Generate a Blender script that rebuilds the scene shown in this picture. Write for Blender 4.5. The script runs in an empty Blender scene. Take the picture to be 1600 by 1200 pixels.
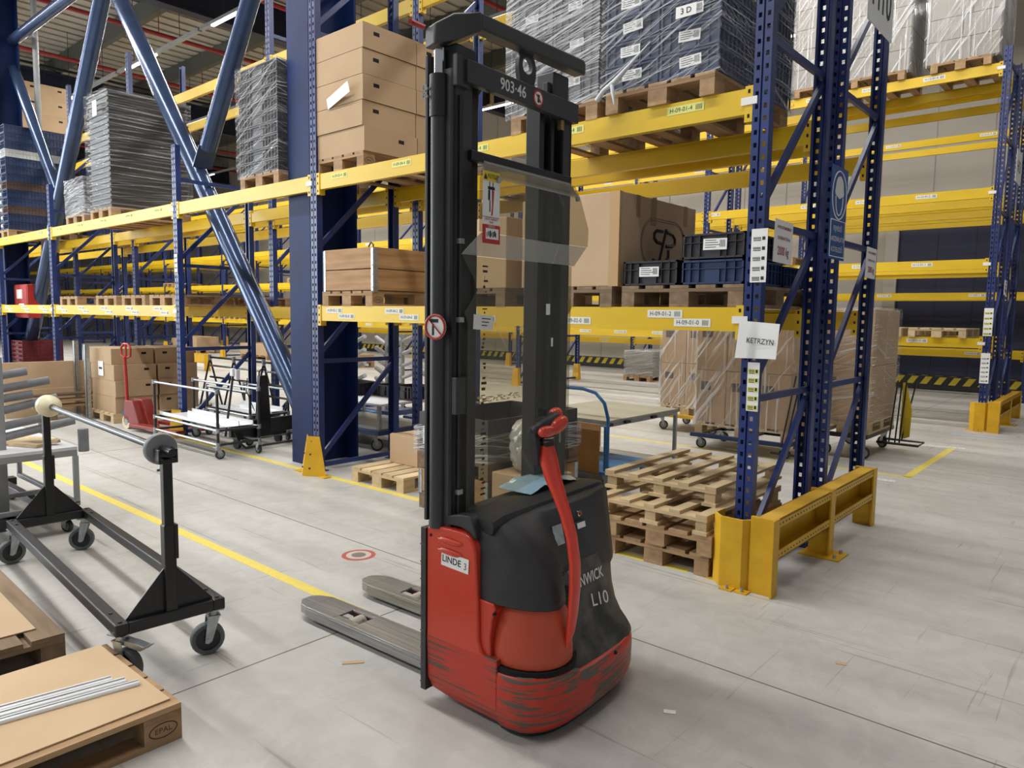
import bpy, math, random
from math import sin, cos, pi, radians
from mathutils import Vector, Matrix
sc = bpy.context.scene
COL = sc.collection
R = random.Random(11)
V = Vector

# ------------------------------------------------------------------ camera
FPX, YAW, PITCH, ROLL, EYE = 1137.8, 0.71548, 0.0938, 0.01396, 1.65
cam_d = bpy.data.cameras.new('camera')
cam = bpy.data.objects.new('camera', cam_d)
COL.objects.link(cam)
fwd = V((-sin(YAW)*cos(PITCH), cos(YAW)*cos(PITCH), -sin(PITCH)))
rt = fwd.cross(V((0, 0, 1))).normalized()
up = rt.cross(fwd)
r2 = rt*cos(ROLL)+up*sin(ROLL)
u2 = -rt*sin(ROLL)+up*cos(ROLL)
m = Matrix((r2, u2, -fwd)).transposed().to_4x4()
m.translation = V((0, 0, EYE))
cam.matrix_world = m
cam_d.sensor_width = 36
cam_d.lens = FPX/1600*36
cam_d.clip_end = 300
sc.camera = cam
sc.view_settings.view_transform = 'Standard'
sc.view_settings.look = 'None'
sc.view_settings.gamma = 1
sc.view_settings.exposure = 0.2
sc.view_settings.use_curve_mapping = False
sc.cycles.max_bounces = 8
sc.cycles.transparent_max_bounces = 24
sc.cycles.caustics_reflective = False
sc.cycles.caustics_refractive = False
sc.cycles.sample_clamp_indirect = 6

# ------------------------------------------------------------------ light
w = bpy.data.worlds.new('hall_air')
sc.world = w
w.use_nodes = True
w.node_tree.nodes['Background'].inputs[0].default_value = (0.93, 0.96, 1.0, 1)
w.node_tree.nodes['Background'].inputs[1].default_value = 0.28

def strip_light(x0, x1, y, z, power, color=(1, .985, .955), wdt=.35):
    d = bpy.data.lights.new('led_strip_light', 'AREA')
    d.shape = 'RECTANGLE'; d.size = abs(x1-x0); d.size_y = wdt
    d.energy = power; d.color = color
    o = bpy.data.objects.new('led_strip_light', d)
    o.location = ((x0+x1)/2, y, z)
    COL.objects.link(o)
    return o
LAMP_ROWS = [(-5.0, 1500), (2.0, 1500), (8.3, 1400), (12.0, 700), (16.9, 800)]
for yy, pw in LAMP_ROWS:
    strip_light(-34, -.5 if yy > 0 else -3, yy, 7.93, pw)
# cool daylight added from out of view at left, no door modelled
dl = bpy.data.lights.new('unseen_left_daylight', 'AREA'); dl.shape = 'RECTANGLE'
dl.size = 10; dl.size_y = 5; dl.energy = 1500; dl.color = (.85, .93, 1)
dlo = bpy.data.objects.new('unseen_left_daylight', dl); COL.objects.link(dlo)
dlo.location = (-24, -6, 4); dlo.rotation_euler = (radians(90), 0, radians(-60))

# ------------------------------------------------------------------ helpers
def lin(h):
    h = h.lstrip('#'); out = []
    for i in (0, 2, 4):
        c = int(h[i:i+2], 16)/255
        out.append(c/12.92 if c <= .04045 else ((c+.055)/1.055)**2.4)
    return (*out, 1)

def mat(name, col, rough=.5, metal=0, col2=None, scale=8, detail=4, stretch=(1, 1, 1), bump=0, bscale=40,
        contrast=(.35, .65), spec=.5, rand=0, coat=0, emis=None, estr=0, thr=None, thrcol=None, thrscale=20, thrstretch=(1, 1, 1), patch=None, soft=.04):
    M = bpy.data.materials.new(name); M.use_nodes = True
    nt = M.node_tree; N = nt.nodes; L = nt.links
    b = N['Principled BSDF']
    b.inputs['Roughness'].default_value = rough
    b.inputs['Metallic'].default_value = metal
    b.inputs['Specular IOR Level'].default_value = spec
    b.inputs['Coat Weight'].default_value = coat
    b.inputs['Base Color'].default_value = lin(col)
    M.diffuse_color = lin(col)
    if emis:
        b.inputs['Emission Color'].default_value = lin(emis); b.inputs['Emission Strength'].default_value = estr
    tc = N.new('ShaderNodeTexCoord')
    src = None
    def noise(sc_, st, det=4):
        mp = N.new('ShaderNodeMapping'); L.new(tc.outputs['Object'], mp.inputs[0]); mp.inputs['Scale'].default_value = st
        n = N.new('ShaderNodeTexNoise'); n.inputs['Scale'].default_value = sc_; n.inputs['Detail'].default_value = det
        if rand:
            oi = N.new('ShaderNodeObjectInfo'); mu = N.new('ShaderNodeMath'); mu.operation = 'MULTIPLY'
            L.new(oi.outputs['Random'], mu.inputs[0]); mu.inputs[1].default_value = 50
            n.noise_dimensions = '4D'; L.new(mu.outputs[0], n.inputs['W'])
        L.new(mp.outputs[0], n.inputs['Vector'])
        return n.outputs['Fac']
    def ramp(fac, a, c, lo=(0, 0, 0, 1), hi=(1, 1, 1, 1)):
        r = N.new('ShaderNodeValToRGB'); L.new(fac, r.inputs[0])
        r.color_ramp.elements[0].position = a; r.color_ramp.elements[1].position = c
        r.color_ramp.elements[0].color = lo; r.color_ramp.elements[1].color = hi
        return r.outputs[0]
    if col2:
        src = ramp(noise(scale, stretch, detail), contrast[0], contrast[1], lin(col), lin(col2))
    if thr is not None:
        f = noise(thrscale, thrstretch, 8)
        if patch:
            pr_ = ramp(noise(patch[0], (1, 1, 1.6), 4), patch[1]-.12, patch[1]+.12, (0, 0, 0, 1), (patch[2],)*3+(1,))
            ad = N.new('ShaderNodeMath'); ad.operation = 'ADD'; L.new(f, ad.inputs[0]); L.new(pr_, ad.inputs[1]); f = ad.outputs[0]
        f = ramp(f, thr, thr+soft)
        mx = N.new('ShaderNodeMix'); mx.data_type = 'RGBA'
        L.new(f, mx.inputs[0])
        if src: L.new(src, mx.inputs[6])
        else: mx.inputs[6].default_value = lin(col)
        mx.inputs[7].default_value = lin(thrcol); src = mx.outputs[2]
    if rand:
        oi = N.new('ShaderNodeObjectInfo'); hs = N.new('ShaderNodeHueSaturation')
        mr = N.new('ShaderNodeMapRange'); L.new(oi.outputs['Random'], mr.inputs[0])
        mr.inputs[3].default_value = 1-rand; mr.inputs[4].default_value = 1+rand
        L.new(mr.outputs[0], hs.inputs['Value'])
        if src: L.new(src, hs.inputs['Color'])
        else: hs.inputs['Color'].default_value = lin(col)
        src = hs.outputs[0]
    if src: L.new(src, b.inputs['Base Color'])
    if bump:
        bp = N.new('ShaderNodeBump'); bp.inputs['Strength'].default_value = bump; bp.inputs['Distance'].default_value = .01
        L.new(noise(bscale, stretch, 5), bp.inputs['Height']); L.new(bp.outputs[0], b.inputs['Normal'])
    return M

class MB:
    """collects shapes, builds ONE mesh object"""
    def __init__(s): s.v = []; s.f = []; s.m = []
    def add(s, vs, fs, m=0):
        o = len(s.v); s.v += [tuple(x) for x in vs]
        s.f += [tuple(i+o for i in f) for f in fs]; s.m += [m]*len(fs)
        return s
    def box(s, x0, x1, y0, y1, z0, z1, m=0):
        vs = [(x, y, z) for z in (z0, z1) for y in (y0, y1) for x in (x0, x1)]
        return s.add(vs, [(0, 2, 3, 1), (4, 5, 7, 6), (0, 1, 5, 4), (2, 6, 7, 3), (0, 4, 6, 2), (1, 3, 7, 5)], m)
    def bar(s, p, q, w, h, m=0, upv=(0, 0, 1), off=0):
        p = V(p); q = V(q); d = (q-p).normalized(); u = V(upv)
        if abs(d.dot(u)) > .98: u = V((0, 1, 0))
        a = d.cross(u).normalized(); b = a.cross(d)
        vs = []
        for e in (p, q):
            for i, j in ((-1, -1), (1, -1), (1, 1), (-1, 1)):
                vs.append(e+a*(i*w/2)+b*(j*h/2+off))
        return s.add(vs, [(0, 1, 2, 3), (7, 6, 5, 4), (0, 4, 5, 1), (1, 5, 6, 2), (2, 6, 7, 3), (3, 7, 4, 0)], m)
    def cyl(s, p, q, r, n=14, r2=None, m=0, caps=True):
        p = V(p); q = V(q); d = (q-p).normalized(); r2 = r if r2 is None else r2
        u = V((0, 0, 1)) if abs(d.z) < .9 else V((1, 0, 0))
        a = d.cross(u).normalized(); b = d.cross(a)
        vs = [p+(a*cos(2*pi*i/n)+b*sin(2*pi*i/n))*r for i in range(n)]+[q+(a*cos(2*pi*i/n)+b*sin(2*pi*i/n))*r2 for i in range(n)]
        fs = [(i, (i+1) % n, n+(i+1) % n, n+i) for i in range(n)]
        if caps: fs += [tuple(range(n-1, -1, -1)), tuple(range(n, 2*n))]
        return s.add(vs, fs, m)
    def tube(s, pts, r, n=10, m=0, rs=None):
        pts = [V(p) for p in pts]; rings = []
        a = None
        for i, p in enumerate(pts):
            d = ((pts[min(i+1, len(pts)-1)]-p).normalized()+(p-pts[max(i-1, 0)]).normalized())
            d = d.normalized() if d.length > 0 else V((0, 0, 1))
            if a is None:
                u = V((0, 0, 1)) if abs(d.z) < .9 else V((1, 0, 0)); a = d.cross(u).normalized()
            else: a = (a-d*a.dot(d)).normalized()
            b = d.cross(a); rr = rs[i] if rs else r
            rings.append([p+(a*cos(2*pi*k/n)+b*sin(2*pi*k/n))*rr for k in range(n)])
        return s.loft(rings, m=m)
    def loft(s, rings, m=0, cap=True, closed=True):
        n = len(rings[0]); o = []
        for r in rings: o += list(r)
        fs = []
        for i in range(len(rings)-1):
            for k in range(n if closed else n-1):
                k2 = (k+1) % n
                fs.append((i*n+k, i*n+k2, (i+1)*n+k2, (i+1)*n+k))
        if cap and closed:
            fs += [tuple(range(n-1, -1, -1)), tuple(range((len(rings)-1)*n, len(rings)*n))]
        return s.add(o, fs, m)
    def prism(s, poly, fn, a, b, m=0):
        """poly of 2-D points, fn(u, v, t) -> xyz, extruded from t=a to t=b"""
        return s.loft([[fn(u, v_, a) for u, v_ in poly], [fn(u, v_, b) for u, v_ in poly]], m=m)
    def quad(s, a, b, c, d, m=0): return s.add([a, b, c, d], [(0, 1, 2, 3)], m)
    def disc(s, c, nrm, r, n=20, m=0, th=.004):
        c = V(c); return s.cyl(c, c+V(nrm).normalized()*th, r, n, m=m)
    def mesh(s, name, mats, smooth=None):
        me = bpy.data.meshes.new(name); me.from_pydata([tuple(x) for x in s.v], [], s.f)
        for mm in (mats if isinstance(mats, (list, tuple)) else [mats]): me.materials.append(mm)
        if isinstance(mats, (list, tuple)) and len(mats) > 1: me.polygons.foreach_set('material_index', s.m)
        me.validate()
        import bmesh
        bm = bmesh.new(); bm.from_mesh(me); bmesh.ops.recalc_face_normals(bm, faces=bm.faces); bm.to_mesh(me); bm.free()
        if smooth:
            me.polygons.foreach_set('use_smooth', [True]*len(me.polygons))
            me.set_sharp_from_angle(angle=radians(smooth))
        me.update()
        return me
    def build(s, name, mats, parent=None, smooth=None, bevel=0, seg=2, subd=0):
        o = link(name, s.mesh(name, mats, smooth), parent)
        if bevel:
            b = o.modifiers.new('bevel', 'BEVEL'); b.width = bevel; b.segments = seg; b.limit_method = 'ANGLE'; b.angle_limit = radians(40)
        if subd:
            b = o.modifiers.new('subd', 'SUBSURF'); b.levels = subd; b.render_levels = subd
        return o

def link(name, data, parent=None, loc=None, rz=None):
    o = bpy.data.objects.new(name, data); COL.objects.link(o)
    if parent: o.parent = parent
    if loc is not None: o.location = loc
    if rz is not None: o.rotation_euler = (0, 0, rz)
    return o
USED = {}
def tag(o, label, cat, group=None, kind=None):
    n = len(label.split())
    if n > 16 or n < 4: print('LABEL LEN', n, label)
    USED.setdefault(label, []).append(o.name)
    o['label'] = label; o['category'] = cat
    if group: o['group'] = group
    if kind: o['kind'] = kind
    return o
def thing(name, label, cat, loc=(0, 0, 0), rz=0, group=None):
    return tag(link(name, None, None, loc, rz), label, cat, group)
def struct(name, mb, m, **k):
    o = mb.build(name, m, **k); o['kind'] = 'structure'; return o
KIDS = {}
def dup(root, loc, rz=0, label=None, group=None):
    r = root.copy(); COL.objects.link(r); r.location = loc; r.rotation_euler = (0, 0, rz)
    if label:
        r['label'] = label; USED.setdefault(label, []).append(r.name)
    if group: r['group'] = group
    def rec(a, b):
        for ch in KIDS.setdefault(a.name, list(a.children)):
            c = ch.copy(); COL.objects.link(c); c.parent = b; rec(ch, c)
    rec(root, r)
    return r
TXT = {}
def text_mesh(s, bold=0):
    if (s, bold) not in TXT:
        cu = bpy.data.curves.new('t', 'FONT'); cu.body = s; cu.size = 1; cu.resolution_u = 3; cu.offset = bold; cu.align_x = 'CENTER'; cu.align_y = 'CENTER'; cu.extrude = .004
        o = bpy.data.objects.new('t', cu); COL.objects.link(o)
        TXT[(s, bold)] = bpy.data.meshes.new_from_object(o.evaluated_get(bpy.context.evaluated_depsgraph_get()))
        bpy.data.objects.remove(o)
    return TXT[(s, bold)]
TM = {}
def put_text(s, size, mtl, parent, loc, right, upv, bold=0, name='lettering', sx=1):
    """lettering centred at loc, reading along `right`, upright along `upv`"""
    k = (s, bold, mtl.name)
    if k not in TM:
        me = text_mesh(s, bold).copy(); me.materials.clear(); me.materials.append(mtl); TM[k] = me
    o = link(name, TM[k], parent)
    r_ = V(right).normalized(); u_ = V(upv).normalized(); n_ = r_.cross(u_)
    M_ = Matrix((r_*size*sx, u_*size, n_*size)).transposed().to_4x4(); M_.translation = V(loc)
    o.matrix_local = M_
    return o
ORD = ['first', 'second', 'third', 'fourth', 'fifth', 'sixth', 'seventh', 'eighth', 'ninth', 'tenth', 'eleventh', 'twelfth', 'thirteenth', 'fourteenth', 'fifteenth', 'sixteenth']
for s_, b_ in [('H-09-0%d-%d' % (i, j), 0) for i in range(1, 10) for j in (0, 2, 4)]+[('H-13-0%d-%d' % (i, j), 0) for i in range(1, 10) for j in (0, 1, 2, 4)]+[
        ('903·46', .012), ('LINDE', .03), ('3', 0), ('FENWICK', .01), ('L10', 0), ('FIGYELEM!', .03), ('KETRZYN', .005), ('H10', .0), ('H13', .0),
        ('A POLCOK MAXIMÁLIS', .02), ('TEHERBÍRHATÓSÁGA:', 0), ('2000 kg', .02), ('FEJVÉDŐ', 0), ('HASZNÁLATA', 0), ('KÖTELEZŐ', 0), ('3 D', .01), ('SIPPA', 0), ('EPAL', .02), ('A TILTOTT HASZNÁLAT', 0), ('TILOS!', .02), ('IPPC', 0), ('EUR', .02), ('SZERVIZ', 0)]:
    text_mesh(s_, b_)

# ------------------------------------------------------------------ materials
BLUE = mat('rack_blue_paint', '1a2858', .38, col2='20346f', scale=3, rand=.08, spec=.5)
BLUE2 = mat('column_blue_paint', '0d1f47', .55, col2='112655', scale=2, spec=.2)
TUBEB = mat('brace_blue_enamel', '33425f', .2, metal=.4, col2='3c4d6e', scale=3)
YEL = mat('rack_yellow_paint', 'd0ab12', .42, col2='dcb81e', scale=4, stretch=(.3, 1, 1), rand=.03, thr=.74, thrcol='8a7420', thrscale=30, thrstretch=(.2, 1, 1))
YEL2 = mat('guard_yellow_paint', 'c99a14', .45, col2='d6a81e', scale=6, thr=.72, thrcol='6e5a1e', thrscale=26)
PLINE = mat('floor_line_paint', 'e6cf57', .55, col2='d9c763', scale=30, thr=.66, thrcol='b9b18c', thrscale=60)
BLACK = mat('black_paint', '151517', .4, col2='1e1e20', scale=6)
BLACK2 = mat('black_plastic', '1d1e21', .5, col2='27282b', scale=12, rand=.15)
TGREY = mat('truck_dark_grey_steel', '2e2f31', .42, col2='363738', scale=5, thr=.78, thrcol='6f6a60', thrscale=18, thrstretch=(3, 3, .5))
HOODM = mat('hood_black_plastic', '26272a', .5, col2='303134', scale=5, bump=.08, bscale=300)
STEPM = mat('worn_step_rubber', '232425', .6, col2='5e5b52', scale=7, contrast=(.42, .75), bump=.25, bscale=60)
RED = mat('truck_red_paint', 'bf3520', .33, col2='c43b26', scale=3, thr=.74, thrcol='6e2a1c', thrscale=9, thrstretch=(.3, .3, 14), coat=.15)
SCUFF = mat('scuffed_red_bumper', 'bf3520', .42, col2='b5301c', scale=3, thr=.60, thrcol='564d42', thrscale=9, thrstretch=(.5, .5, 11), patch=(5.5, .5, .16), soft=.05)
REDP = mat('red_enamel', 'a3281e', .35, col2='ae3026', scale=5)
DRED = mat('dark_red_plastic', '6a1f25', .5, rand=.1)
CONE_M = mat('faded_red_plastic', 'bf4e30', .5, col2='ac4026', scale=4, contrast=(.3, .7))
FORKM = mat('worn_fork_steel', 'a5a4a2', .3, metal=.5, col2='7f7e7c', scale=30, stretch=(.06, 4, 4), contrast=(.35, .65), bump=.08, coat=.2)
STEEL = mat('galvanised_steel', '9aa0a3', .35, metal=.8, col2='b4b9bb', scale=25)
CHROME = mat('bright_chrome', 'c9cbcc', .15, metal=1)
ALU = mat('aluminium_profile', 'dcdee0', .3, metal=.2, col2='e9eaeb', scale=9, stretch=(.1, 1, 1))
WOODC = dict(scale=6, detail=6, contrast=(.3, .7), bump=.15, bscale=30, rand=.14)
WOOD = mat('pallet_pine', 'b0906a', .75, col2='8f7150', stretch=(3, .35, 3), **WOODC)
WOODX = mat('pallet_pine_crosswise', 'aa8a64', .75, col2='896b4a', stretch=(.35, 3, 3), **WOODC)
WOODN = mat('fresh_pallet_pine', 'ccb791', .7, col2='b79e76', stretch=(3, .35, 3), **WOODC)
WOODNX = mat('fresh_pallet_pine_crosswise', 'c7b18a', .7, col2='b0966e', stretch=(.35, 3, 3), **WOODC)
WOODG = mat('weathered_pallet_wood', '8e7860', .8, col2='6c573f', stretch=(3, .35, 3), **WOODC)
WOODGX = mat('weathered_pallet_wood_crosswise', '8a745b', .8, col2='66523b', stretch=(.35, 3, 3), **WOODC)
COLLAR = mat('collar_plank_wood', 'b58f64', .65, col2='926a40', stretch=(.3, .3, 4), scale=5, detail=6, contrast=(.3, .7), bump=.1)
CARD = mat('brown_cardboard', 'a98e6e', .8, col2='b09575', scale=2.5, rand=.04, bump=.06, bscale=120)
CARDL = mat('light_cardboard', 'b89d7d', .8, col2='bfa484', scale=2, bump=.05, bscale=90)
SHEETC = mat('cardboard_sheet', 'c4a884', .8, col2='cab08c', scale=3)
PLY = mat('plywood', 'bd9058', .6, col2='ac7f48', scale=5, stretch=(1, 1, .4))
DARK = mat('dark_hole', '0a0a0b', .9)
PAPER = mat('white_paper', 'e4e4e2', .7)
LBL = mat('label_white', 'dcdcd2', .6)
LBLY = mat('label_yellow_green', 'd6d77c', .6)
INK = mat('black_ink', '1a1a1c', .6)
INKR = mat('dark_red_ink', '8c2430', .6)
WHITEP = mat('white_lettering', 'd8d8d6', .5)
SIGNB = mat('sign_blue', '1f4f8e', .45)
SIGNR = mat('sign_red', 'b5262c', .45)
SIGNY = mat('sign_yellow', 'd9be2e', .45)
GREYP = mat('grey_painted_steel', '8b8d8e', .4, col2='959798', scale=6)
FOAM = mat('grey_foam_sleeve', '85868a', .8, col2='7a7b7f', scale=14)
FOAML = mat('light_grey_foam_sleeve', 'b2b4b6', .8, col2='a5a7a9', scale=14)
RUB = mat('grey_rubber_tyre', '5d6265', .6, col2='54595c', scale=10)
RUBD = mat('dark_rubber_tyre', '2c2d2f', .65)
BOARDW = mat('white_board_top', 'd9dade', .5, col2='cfd0d4', scale=4)
CREAM = mat('cream_nylon', 'e0d5b4', .5, col2='d6cba8', scale=12, stretch=(1, 1, 1))
CRB = mat('navy_crate_plastic', '1f3156', .45, rand=.15)
CRK = mat('black_crate_plastic', '26242a', .5, rand=.2)
CRW = mat('white_crate_plastic', 'b9bcba', .5)
CRBR = mat('brown_crate_plastic', '4b3a33', .55, rand=.15)
CRG = mat('green_crate_plastic', '1e4a34', .5)
GREYBOX = mat('pale_grey_carton', '8e8980', .75, col2='96918a', scale=2, rand=.03)
CARTBLUE = mat('cart_blue_enamel', '2f6ea6', .35, col2='3a7ab2', scale=8, thr=.72, thrcol='9fb2bf', thrscale=16)
PWALL = mat('wall_panel_paint', 'a09a90', .6, col2='a6a096', scale=.8)
GATEM = mat('sliding_gate_navy', '161a33', .55, col2='1a1e3a', scale=1)
HAZY = mat('hazard_yellow', 'b9a628', .6)
DECK = mat('roof_deck', '9a948a', .6, col2='a29c92', scale=1)
PURL = mat('roof_purlin_steel', '55564f', .5, metal=.3)
PIPER = mat('sprinkler_pipe_red', '8e2029', .4)
NAVYG = mat('roof_girder_navy', '141b33', .5)
LEDM = mat('led_tube', 'ffffff', .5, emis='fff6e8', estr=7)
GREENM = mat('green_net', '2d4636', .7)
STEELB = mat('dark_blue_cart', '1c3057', .4)

def film_mat(name, base=.12, scale=3, rot=.5, tint='ffffff', dens=.55, peak=.75, fine=34):
    M = bpy.data.materials.new(name); M.use_nodes = True; nt = M.node_tree; N = nt.nodes; L = nt.links
    N.remove(N['Principled BSDF']); out = N['Material Output']
    tr = N.new('ShaderNodeBsdfTransparent'); tr.inputs[0].default_value = lin(tint)
    gl = N.new('ShaderNodeBsdfPrincipled'); gl.inputs['Base Color'].default_value = (.82, .84, .86, 1); gl.inputs['Roughness'].default_value = .16
    gl.inputs['Specular IOR Level'].default_value = .8
    tc = N.new('ShaderNodeTexCoord')
    def nz(rotv, scv, s):
        mp = N.new('ShaderNodeMapping'); mp.inputs['Rotation'].default_value = rotv
        mp2 = N.new('ShaderNodeMapping'); mp2.inputs['Scale'].default_value = scv
        L.new(tc.outputs['Object'], mp.inputs[0]); L.new(mp.outputs[0], mp2.inputs[0])
        n = N.new('ShaderNodeTexNoise'); n.inputs['Scale'].default_value = s; n.inputs['Detail'].default_value = 5; n.inputs['Distortion'].default_value = 0
        L.new(mp2.outputs[0], n.inputs['Vector']); return n.outputs['Fac']
    a = nz((0, rot, 0), (.35, .35, fine), scale)
    b_ = nz((rot*.6, rot*.45, 0), (.3, .3, fine*.8), scale*1.3)
    mxn = N.new('ShaderNodeMath'); mxn.operation = 'MAXIMUM'; L.new(a, mxn.inputs[0]); L.new(b_, mxn.inputs[1])
    rp = N.new('ShaderNodeValToRGB'); L.new(mxn.outputs[0], rp.inputs[0])
    rp.color_ramp.elements[0].position = dens; rp.color_ramp.elements[0].color = (base,)*3+(1,)
    rp.color_ramp.elements[1].position = dens+.09; rp.color_ramp.elements[1].color = (peak, peak, peak, 1)
    bp = N.new('ShaderNodeBump'); bp.inputs['Strength'].default_value = .9; bp.inputs['Distance'].default_value = .03
    L.new(mxn.outputs[0], bp.inputs['Height']); L.new(bp.outputs[0], gl.inputs['Normal'])
    ms = N.new('ShaderNodeMixShader'); L.new(rp.outputs[0], ms.inputs[0]); L.new(tr.outputs[0], ms.inputs[1]); L.new(gl.outputs[0], ms.inputs[2])
    L.new(ms.outputs[0], out.inputs[0])
    return M
FILM = film_mat('stretch_film', .05, 2.2, .5, dens=.56, peak=.5, fine=40)
FILMS = film_mat('silvery_stretch_film', .10, 2.2, .3, dens=.52, peak=.6, fine=44)
FILMT = film_mat('taut_stretch_film', .04, 1.5, -.16, dens=.56, peak=.30, fine=40)
FILML = film_mat('light_stretch_film', .07, 2.4, 1.57, dens=.55, peak=.5, fine=12)
PERSPEX = film_mat('scratched_perspex', .055, 3, 1.57, tint='dedbd0', dens=.64, peak=.22, fine=12)
PERSPEX.node_tree.nodes['Bump'].inputs['Strength'].default_value = .06
PERSF = film_mat('perspex_fold', .26, 2.5, 1.57, tint='d6d3c8', dens=.64, peak=.4)
PERSF.node_tree.nodes['Bump'].inputs['Strength'].default_value = .06
# ------------------------------------------------------------------ setting
def floor_mat():
    M = bpy.data.materials.new('polished_concrete'); M.use_nodes = True; nt = M.node_tree; N = nt.nodes; L = nt.links
    b = N['Principled BSDF']; tc = N.new('ShaderNodeTexCoord')
    def nz(s, st=(1, 1, 1), d=6, dist=0, rot=0):
        mp = N.new('ShaderNodeMapping'); mp.inputs['Scale'].default_value = st; mp.inputs['Rotation'].default_value = (0, 0, rot); L.new(tc.outputs['Object'], mp.inputs[0])
        n = N.new('ShaderNodeTexNoise'); n.inputs['Scale'].default_value = s; n.inputs['Detail'].default_value = d; n.inputs['Distortion'].default_value = dist
        L.new(mp.outputs[0], n.inputs['Vector']); return n.outputs['Fac']
    def rmp(f, a, c, lo, hi):
        r = N.new('ShaderNodeValToRGB'); L.new(f, r.inputs[0]); r.color_ramp.elements[0].position = a; r.color_ramp.elements[1].position = c
        r.color_ramp.elements[0].color = lo; r.color_ramp.elements[1].color = hi; return r.outputs[0]
    def mul(c1, c2, f=1):
        m_ = N.new('ShaderNodeMix'); m_.data_type = 'RGBA'; m_.blend_type = 'MULTIPLY'; m_.inputs[0].default_value = f; L.new(c1, m_.inputs[6]); L.new(c2, m_.inputs[7]); return m_.outputs[2]
    base = rmp(nz(.6, d=5), .3, .7, lin('b4b2ad'), lin('c6c4c0'))
    c = mul(base, rmp(nz(9, d=8), .3, .7, (.9, .9, .9, 1), (1, 1, 1, 1)))
    c = mul(c, rmp(nz(1.6, (.25, 2.2, 1), 6), .45, .8, (1, 1, 1, 1), (.80, .79, .77, 1)))
    # thin tyre scuffs running along the aisle and across it
    c = mul(c, rmp(nz(3.5, (.14, 6, 1), 5, .6, .12), .645, .68, (1, 1, 1, 1), (.64, .62, .60, 1)), .8)
    c = mul(c, rmp(nz(4.5, (7, .25, 1), 5, .8, .9), .655, .70, (1, 1, 1, 1), (.70, .68, .66, 1)), .8)
    c = mul(c, rmp(nz(2.2, (1, 1, 1), 9, 2.5), .485, .50, (1, 1, 1, 1), (.93, .93, .93, 1)), .7)
    L.new(c, b.inputs['Base Color'])
    L.new(rmp(nz(3, d=6), .3, .7, (.38, .38, .38, 1), (.55, .55, .55, 1)), b.inputs['Roughness'])
    b.inputs['Specular IOR Level'].default_value = .45
    bp = N.new('ShaderNodeBump'); bp.inputs['Strength'].default_value = .05; L.new(nz(40), bp.inputs['Height']); L.new(bp.outputs[0], b.inputs['Normal'])
    return M
FLOORM = floor_mat()
fl = struct('floor', MB().box(-75, 9, -9, 21, -.2, 0), FLOORM)
JOINT = mat('floor_joint_filler', '6b665e', .8)
for k, yj in enumerate((3.155, -2.9, 9.2)):
    MB().box(-70, 8, yj-.004, yj+.004, -.01, .0006).build('floor_joint', JOINT, fl)
for xj in (-3.06, -9.1, -15.1, 2.9, -21.1):
    MB().box(xj-.004, xj+.004, -8, 20, -.01, .0006).build('floor_joint', JOINT, fl)
struct('ceiling', MB().box(-75, 9, -9, 21, 10, 10.2), DECK)
# corrugation ribs of the roof deck, one mesh
mb = MB()
for i in range(140):
    x = -62+i*.5
    mb.box(x, x+.22, -9, 20.5, 9.95, 9.999)
c_ = mb.build('roof_deck_rib', DECK); c_.parent = bpy.data.objects['ceiling']
for i, y in enumerate([-6, -3, 0, 3, 6, 8.9, 11.8, 14.7, 17.6]):
    o = MB().box(-62, 8.5, y-.09, y+.09, 9.45, 9.94).build('trim_%d' % (i+1), PURL); o['kind'] = 'structure'
for i, x in enumerate([-59.4, -48.9, -38.4, -27.9, -17.4, -6.9, 3.6]):
    g = MB(); g.box(x-.16, x+.16, -8.5, 20.4, 9.35, 9.4); g.box(x-.16, x+.16, -8.5, 20.4, 8.55, 8.6); g.box(x-.03, x+.03, -8.5, 20.4, 8.6, 9.35)
    o = g.build('trim_%d' % (i+20), NAVYG); o['kind'] = 'structure'
for i in range(15):
    x = -53.3+i*4.1
    g = MB(); g.cyl((x, -8.5, 9.0), (x, 20.3, 9.0), .06, 8)
    for k in range(9): g.cyl((x, -7+3.2*k, 9.0), (x, -7+3.2*k, 9.94), .012, 5)
    tag(g.build('sprinkler_pipe', PIPER, smooth=40), 'red sprinkler pipe hung under the roof deck, %s from the left' % ORD[i], 'pipe', 'red sprinkler pipes')
for i in range(7):
    x = -51+i*8.2
    g = MB(); g.box(x-.05, x+.05, -8.5, 20.3, 9.12, 9.18)
    for k in range(6): g.box(x-.02, x+.02, -6+5*k, -5.92+5*k, 9.18, 9.94)
    tag(g.build('cable_tray', BLACK), 'dark cable tray hung across the hall under the roof, %s from the left' % ORD[i], 'cable tray', 'dark cable trays under the roof')
for yy, pw in LAMP_ROWS:
    for i in range(9):
        x0 = -35.5+i*4.7
        place = ORD[8-i]+' from its right end'
        far = {-5.0: 'behind the viewer', 2.0: 'over the main aisle', 8.3: 'just past the second rack row', 12.0: 'before the third rack row', 16.9: 'above the far racks'}[yy]
        t = thing('led_batten', 'long white ceiling light %s, %s' % (far, place), 'ceiling light', (x0, yy, 8), group='ceiling light line '+far)
        MB().box(0, 4.6, -.05, .05, 0, .07).build('housing', GREYP, t)
        MB().box(.5, 2.3, -.035, .035, -.03, 0).build('diffuser', LEDM, t)
        MB().cyl((1, 0, .07), (1, 0, 1.945), .008, 5).build('hanger', BLACK, t); MB().cyl((3.6, 0, .07), (3.6, 0, 1.945), .008, 5).build('hanger', BLACK, t)
# walls
wb = struct('wall_back', MB().box(-75, 9, 20.4, 20.6, 0, 10), PWALL)
mb = MB()
for i in range(70): mb.box(-75+1.2*i, -75+1.2*i+.012, 20.385, 20.4, .3, 10)
mb.build('panel_joint', GREYP, wb)
struct('wall_left', MB().box(-75, -74.8, -9, 20.4, 0, 10), PWALL)
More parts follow.
